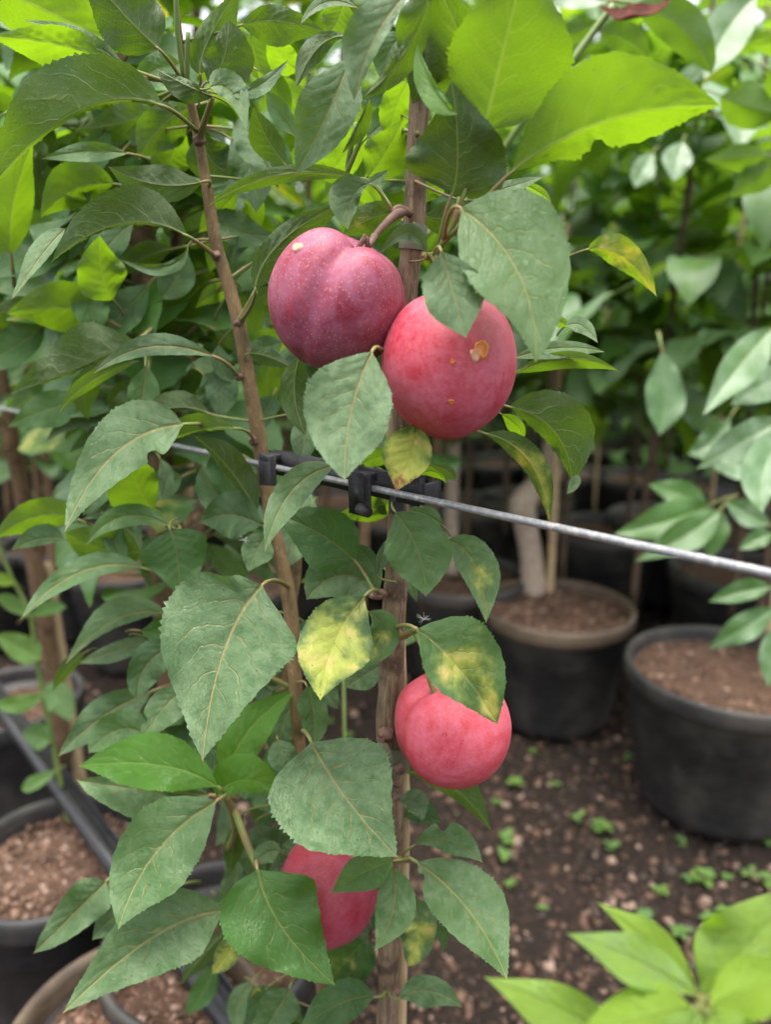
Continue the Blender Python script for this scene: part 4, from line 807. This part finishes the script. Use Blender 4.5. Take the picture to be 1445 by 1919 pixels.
# ------------------------------------------------------------------ walnut saplings
def compound(e, base, direc, ln, n, rr, col=None, size=1.0):
    d = direc.normalized(); pts = []; p = base.copy(); v = d.copy()
    for i in range(9):
        pts.append(p.copy()); p = p + v * ln / 8; v = (v + Vector((0, 0, -.09))).normalized()
    st = tube('leaf_stalk', pts, [.0022 * (1 - .07 * i) for i in range(9)], M['green_shoot'], e, n=6)
    upv = Vector((0, 0, 1)); sd_ = v.cross(upv).normalized()
    def lf(at, dr, s_):
        u = Vector((rr.uniform(-.35, .35), rr.uniform(-.35, .35), 1)); m4 = orient(at, dr, u, s_)
        o = bpy.data.objects.new('leaflet', rr.choice(WALN)); C.objects.link(o); o.parent = st; o.matrix_parent_inverse = Matrix.Translation(-Vector(st.location)); o.matrix_basis = m4
        o.color = (rr.choice((.2, .4, .6, .9)), 0 if rr.random() > .04 else .35, rr.uniform(.15, 1.0), 1)  # pale first value paints bluish sky glints into the leaflet colour
    for i in range(n):
        t = .3 + .62 * i / n; at = pts[int(t * 8)].lerp(pts[min(int(t * 8) + 1, 8)], t * 8 % 1); tg = (pts[min(int(t * 8) + 1, 8)] - pts[int(t * 8)]).normalized() if t < 1 else v
        for s_ in (-1, 1): lf(at, tg * .55 + sd_ * s_ + Vector((0, 0, rr.uniform(-.35, .1))), size * rr.uniform(.075, .115) * (.75 + .35 * t))
    lf(pts[-1], v + Vector((0, 0, -.2)), size * rr.uniform(.11, .14))
WL = 'walnut saplings standing in the rows behind'
def walnut(x, y, h, h0, nl, seed, label='walnut sapling with large pinnate leaves in the rows behind', group=WL, size=1.0, r=.010, z0=.19, avoid=.62):
    rr = random.Random(seed); e = empty('walnut_sapling', (x, y, z0), label, 'tree', group); lean = Vector((rr.uniform(-.05, .05), rr.uniform(-.04, .04), 0))
    pts = [Vector((x, y, z0)) + lean * (t * t) * h + Vector((.006 * math.sin(5 * t + seed), 0, (h - z0) * t)) for t in [i / 8 for i in range(9)]]
    tube('stem', pts, [r * .8 * (1 - .07 * i) for i in range(9)], M['far_bark'], e, n=8, sub=2, rough=.06); az = rr.uniform(0, 6)
    for i in range(nl):
        t = (h0 + (h - h0) * (i + .5) / nl - z0) / (h - z0); t = min(max(t, 0), .999); b = pts[int(t * 8)].lerp(pts[int(t * 8) + 1], t * 8 % 1); az += 2.4 + rr.uniform(-.4, .4)
        dr = Vector((math.cos(az), math.sin(az), rr.uniform(.1, .6))); ln = rr.uniform(.16, .26) * size
        if b.y + dr.y * (ln + .12) < avoid: dr.y = abs(dr.y)
        compound(e, b, dr, ln, rr.choice((2, 3, 3)), rr, size=size)
    return e
def stake(x, y, h, label='pale bamboo stake among the walnut saplings', r=.0055):
    tag(tube('bamboo_stake', [Vector((x, y, .0)), Vector((x + R.uniform(-.01, .01), y, h * .5)), Vector((x + R.uniform(-.02, .02), y, h))], [r, r, r * .9], M['cane'], None, n=8, sub=3, rough=.04), label, 'stake', 'bamboo stakes in the rows behind')
# the grafted tree and the slim tree in the near pots
bx, by, _ = pot_graft.location
gt = empty('grafted_tree', (bx - .045, by, .2), 'thick crooked pale grafted trunk in the black pot with a cane', 'tree')
pg = [G(1000, 1118, .2)]; Yg = pg[0].y
def PY(px, py, Y): return P(px, py, Y - D)
tube('trunk', [PY(998, 1130, Yg), PY(1000, 1090, Yg), PY(994, 1030, Yg), PY(984, 975, Yg), PY(980, 945, Yg), PY(996, 920, Yg + .02), PY(1020, 880, Yg + .05), PY(1030, 800, Yg + .08), PY(1040, 650, Yg + .1), PY(1050, 400, Yg + .1)], [.030, .026, .024, .025, .028, .024, .014, .011, .010, .008], M['pale_bark'], gt, n=16, sub=4, rough=.10)
rr = random.Random(5)
for i in range(14):
    b = PY(1034 + i, 770 - i * 26, Yg + .09); compound(gt, b, Vector((math.cos(i * 2.4 + .3), math.sin(i * 2.4 + .3) * .7, .35)), .26, 3, rr, size=1.45)
stake(PY(1032, 1100, Yg - .01).x, Yg - .01, .95, 'pale cane stuck in the pot of the crooked grafted trunk', .0085)
tt = empty('slim_tree', (PY(845, 1010, pot_thin.location.y).x, pot_thin.location.y, .2), 'slim pale stemmed tree in the pot behind the plum trunk', 'tree')
Yt = pot_thin.location.y
tube('trunk', [PY(846, 1075, Yt), PY(846, 1000, Yt), PY(848, 900, Yt), PY(852, 820, Yt), PY(860, 600, Yt), PY(865, 350, Yt)], [.017, .015, .013, .0125, .011, .009], M['pale_bark'], tt, n=12, sub=3, rough=.08)
for i in range(14):
    compound(tt, PY(858, 690 - i * 32, Yt), Vector((math.cos(i * 2.4 + 1), abs(math.sin(i * 2.4)) * .6 + .1, .35)), .22, 3, rr, size=1.3)
b2 = pot_big.location
stake(PY(1428, 1275, b2.y).x, b2.y, .85, 'brown cane stuck in the pot with dark soil', .0075)
# near walnut leaves hanging in from the side, placed one by one
side = empty('walnut_sapling', (.86, .98, .0), 'walnut sapling whose broad leaves hang over the large pot with dark soil', 'tree')
tube('stem', [Vector((.86, 1.0, 0)), Vector((.85, .98, .6)), Vector((.84, .95, 1.0)), Vector((.82, .93, 1.6))], [.011, .010, .009, .007], M['row_bark'], side, n=10, sub=4, rough=.06)
WLF = [(1452, 612, 1392, 678, 1318, 778, 40, 32, .42, 'd', 'e', dict(dust=.5, fresh_lit=.15)), (1241, 655, 1247, 735, 1236, 816, 40, 38, .62, 'd', 'v', dict(dust=.5)), (1470, 785, 1395, 825, 1304, 880, 34, 32, .40, 'd', 'e', dict(dust=.6)),
       (1480, 800, 1432, 880, 1430, 962, 46, 42, .38, 'p', 'e', dict(dust=.7)), (1500, 690, 1430, 720, 1370, 760, 34, 30, .46, 'd', 'e'), (1335, 945, 1255, 975, 1150, 1002, 34, 34, .56, 'g', 'e'), (1330, 950, 1275, 925, 1215, 908, 24, 26, .57, 'g', 'e'),
       (1350, 955, 1290, 1000, 1190, 1052, 32, 30, .54, 'g', 'e', dict(dust=.3)), (1355, 955, 1340, 1000, 1330, 1050, 26, 30, .56, 'g', 'e'), (1450, 1000, 1420, 1010, 1385, 1030, 18, 18, .5, 'g', 'e'), (1448, 1100, 1392, 1108, 1328, 1128, 20, 22, .44, 'D', 'e', dict(dust=.3)), (1455, 1138, 1395, 1176, 1328, 1216, 27, 27, .43, 'D', 'e', dict(dust=.4)),
       (1470, 1170, 1450, 1220, 1440, 1290, 26, 26, .42, 'D', 'e'), (1445, 985, 1400, 960, 1360, 940, 24, 24, .5, 'd', 'e'), (1450, 880, 1380, 870, 1310, 850, 26, 24, .55, 'd', 'e'), (1370, 780, 1330, 830, 1290, 850, 26, 24, .6, 'D', 'e')]
for row in WLF: px_leaf(side, row, mat='walnut_leaf', teeth=0, nrow=30)
top = empty('walnut_sapling', (.02, .72, .0), 'walnut sapling with ribbed leaves and a withered brown leaf above the bright lime leaf', 'tree')
tube('stem', [PY(742, 1900, .72), PY(748, 1100, .72), PY(757, 800, .72), PY(768, 500, .72), PY(776, 300, .72)], [.0065, .006, .0055, .005, .004], M['row_bark'], top, n=10, sub=4, rough=.06)
q = [(1150, 10, 7, .30), (1120, 50, 7, .30), (1060, 130, 7, .30), (1000, 200, 6, .31), (930, 300, 6, .33), (890, 360, 6, .35), (776, 460, 6, .36)]
twig(q, 'green_shoot', top, 'leaf_stalk')
for row in [(1190, 8, 1280, 55, 1335, 140, 48, 42, .34, 'u', 'r', dict(fresh_lit=.35)), (1120, 58, 1175, 75, 1215, 110, 36, 30, .36, 'u', 'e', dict(fresh_lit=.3)), (1130, 40, 1080, 60, 1030, 75, 22, 24, .36, 'u', 'e', dict(fresh_lit=.3)), (1140, 5, 1080, -5, 1020, 8, 22, 20, .34, 'd', 'e'), (1420, -10, 1360, 60, 1320, 150, 46, 40, .5, 'd', 'e'), (1445, 60, 1400, 80, 1330, 88, 22, 24, .55, 'u', 'e', dict(fresh_lit=.4)), (1480, 60, 1450, 80, 1405, 88, 24, 20, .38, 'b', 'e'),
            (1350, 180, 1400, 200, 1470, 215, 50, 45, .5, 'u', 'e', dict(fresh_lit=.6)), (1440, 130, 1470, 170, 1500, 210, 40, 40, .5, 'b', 'e'), (1340, 215, 1390, 222, 1445, 240, 20, 18, .55, 'D', 'e', dict(dust=.7)), (1440, 290, 1390, 295, 1320, 300, 28, 26, .55, 'u', 'e', dict(fresh_lit=.6)), (1460, 300, 1420, 330, 1365, 370, 30, 28, .55, 'u', 'e', dict(fresh_lit=.4)), (1280, 265, 1270, 300, 1262, 340, 28, 28, .7, 'p', 'e', dict(dust=.8)), (1225, 285, 1205, 320, 1190, 352, 22, 22, .72, 'd', 'e')]:
    px_leaf(top, row, mat='walnut_leaf', teeth=0, nrow=30)
# withered curled leaf
V = []
for i in range(25):
    v = i / 24; mx = 1128 + 128 * v; my = 14 + 26 * math.sin(math.pi * (v * .9 + .05)) - 14 * v + 5 * math.sin(9 * v)
    for j in range(7):
        u = j / 6 * 2 - 1; hw = 17 * width('v', min(max(1 - v, .02), .98)) + 3; V.append(P(mx + 3 * math.sin(12 * v + u), my + u * hw * .7 - 8 * u * u, .28 - .012 * math.sin(2.6 * u + 1) + .004 * math.sin(14 * v + 2 * u)))
dl = MB().add(V, grid_faces(25, 7, False)).obj('withered_leaf', M['dry_leaf'], top)

# rows of saplings further back: near ones with separate leaves, far ones as crowns
rr = random.Random(17); k = 0
for (x, y, h, h0, nl) in ((.20, 1.75, 1.9, .66, 17), (.62, 1.85, 2.0, .62, 17), (.95, 1.5, 2.0, .66, 17), (.42, 2.15, 2.0, .5, 17), (.85, 2.3, 2.0, .5, 17), (1.25, 2.05, 2.1, .5, 16), (.02, 2.2, 2.0, .6, 15), (1.2, 1.4, 1.8, .65, 13), (.70, 1.42, 1.9, .74, 15), (.33, 2.0, 1.9, .55, 13), (1.02, 1.05, 1.6, .85, 9), (1.6, 2.3, 2.1, .6, 12), (.60, 2.55, 2.1, .55, 12), (.2, 2.6, 2.1, .6, 12), (1.05, 2.75, 2.1, .6, 12), (.40, 1.62, 1.8, .58, 16), (.66, 1.22, 1.7, .66, 15), (.86, 1.75, 1.9, .55, 16), (.52, 1.45, 1.8, .68, 15)):
    h = min(h, .80 + .36 * y); nl = int(nl * .8); walnut(x, y, h, h0, nl, 100 + k, size=1.3); k += 1
for (px, Y) in ((1097, 2.3), (1150, 2.5), (1388, 2.1)):
    p = P(px, 500, Y - D); stake(p.x, Y, 1.25 + .1 * R.random())
for i, (x, y) in enumerate(((-.28, 1.25), (-.05, 1.15), (-.62, 1.3), (-.42, 1.6), (-.15, 1.65), (-.85, 1.75), (-.62, 2.0), (-.3, 2.1), (-1.1, 2.1), (.08, 1.45), (-.95, 1.2))):
    h = .84 + .38 * y + .1 * rr.random()
    sapling('leafy plum sapling in the rows behind the tree', [(x, y, .19, .009), (x + .02, y, .6, .0085), (x - .01, y + .02, 1.0, .0075), (x + .01, y, h, .005)], 95, 300 + i, miny=.9, zmin=.52 if y > 1.2 else .6, lmin=.07, lmax=.11, group='plum saplings in the rows behind', fresh_lit=(.1, .8), lo=.25)
def crown_mesh(seed, mats, n=230, h=1.75, rad=.30):
    rr = random.Random(seed); V, Fc, uv, fl = [], [], [], []
    gl = [gen_leaf(q, .28, 1.2, .2, 6, 3, 60 + i) for i, q in enumerate(('e', 'o', 'r'))]
    for _ in range(n):
        z = h * rr.random(); a = rr.uniform(0, 6.3); q = rad * math.sqrt(rr.random()) * (1.1 - .5 * z / h); b = Vector((q * math.cos(a), q * math.sin(a), z))
        m4 = orient(b, Vector((math.cos(a + rr.uniform(-.9, .9)), math.sin(a + rr.uniform(-.9, .9)), rr.uniform(-.4, .5))), Vector((rr.uniform(-.5, .5), rr.uniform(-.5, .5), 1)), rr.uniform(.09, .15)); g_ = rr.choice(gl); o = len(V)
        V += [m4 @ v for v in g_[0]]; Fc += [tuple(i + o for i in f) for f in g_[1]]; uv += g_[2]; fl += g_[3]
    me = mesh(V, Fc); set_uv(me, uv, fl); me.materials.append(M[mats]); return me
CR = [crown_mesh(i, 'walnut_leaf' if i % 2 else 'plum_leaf_far') for i in range(4)]
tv, tf_ = tube_data([Vector((0, 0, 0)), Vector((.01, 0, .6)), Vector((0, .01, 1.3)), Vector((0, 0, 2.0))], [.008, .0075, .006, .004], n=8, sub=2, rough=.05); TM = mesh(tv, tf_); TM.materials.append(M['far_bark'])
i = 0
for gy in range(9):
    for gx in range(-7, 9):
        y = 2.75 + gy * .42 + rr.uniform(-.1, .1); x = gx * .46 + rr.uniform(-.14, .14)
        if abs(x) > y * .62 + .35: continue
        if y < 3.0 and -.1 < x < 1.2: continue
        e = empty('nursery_tree', (x, y, .0), 'slender leafy nursery tree far back in the rows', 'tree', 'nursery trees far back'); i += 1
        c_ = link('crown', CR[i % 4], e, (x, y, .14 + rr.uniform(-.08, .12))); c_.rotation_euler.z = rr.uniform(0, 6.3); sz = rr.uniform(.85, 1.15); c_.scale = (sz, sz, sz * rr.uniform(.9, 1.15)); c_['kind'] = 'stuff'
        c_.color = (rr.uniform(.2, .9), 0, rr.uniform(.2, 1), 1); link('trunk', TM, e, (x, y, 0))  # pale first value paints glints into the far crowns

# ------------------------------------------------------------------ weeds on the soil
for i, (px, py, s_) in enumerate(((968, 1470, .020), (1040, 1470, .014), (1085, 1535, .018), (1130, 1550, .020), (1145, 1580, .018), (950, 1575, .022), (945, 1610, .018), (1020, 1695, .012), (1240, 1665, .016), (1300, 1640, .018), (1325, 1640, .020), (1210, 1720, .020), (1360, 1705, .016), (1330, 1720, .016), (1275, 1745, .018), (1410, 1630, .016), (1440, 1570, .020), (1440, 1640, .02), (1365, 1630, .012), (930, 1500, .014), (955, 1655, .014), (1000, 1400, .012), (1180, 1415, .012), (1280, 1570, .012), (1240, 1780, .016),
                                  (445, 1885, .020), (460, 1870, .016), (600, 1330, .016), (620, 1345, .012), (655, 1375, .014), (610, 1420, .012))):
    s_ *= .82; p = G(px, py, .0); h_ = soil_h(p.x, p.y)
    if px < 480: p = G(px, py, .19); h_ = .175
    e = empty('seedling', (p.x, p.y, h_), 'tiny green weed seedling sprouting from the soil', 'seedling', 'weed seedlings on the soil'); rr = random.Random(i); hh = s_ * rr.uniform(.7, 1.2)
    tube('stem', [Vector((p.x, p.y, h_ - .002)), Vector((p.x + .001, p.y, h_ + hh * .5)), Vector((p.x, p.y, h_ + hh))], [.0009, .0008, .0006], M['green_shoot'], e, n=5)
    for j in range(rr.choice((4, 5, 6))):
        a = j * 2.4 + i; at = Vector((p.x, p.y, h_ + hh * (.6 + .4 * (j % 3) / 2)))
        put('leaf', rr.choice(WEED), e, orient(at, Vector((math.cos(a), math.sin(a), rr.uniform(.1, .6))), Vector((0, 0, 1)), s_ * rr.uniform(.8, 1.3)), (.2, 0, rr.uniform(.1, .6), 1))
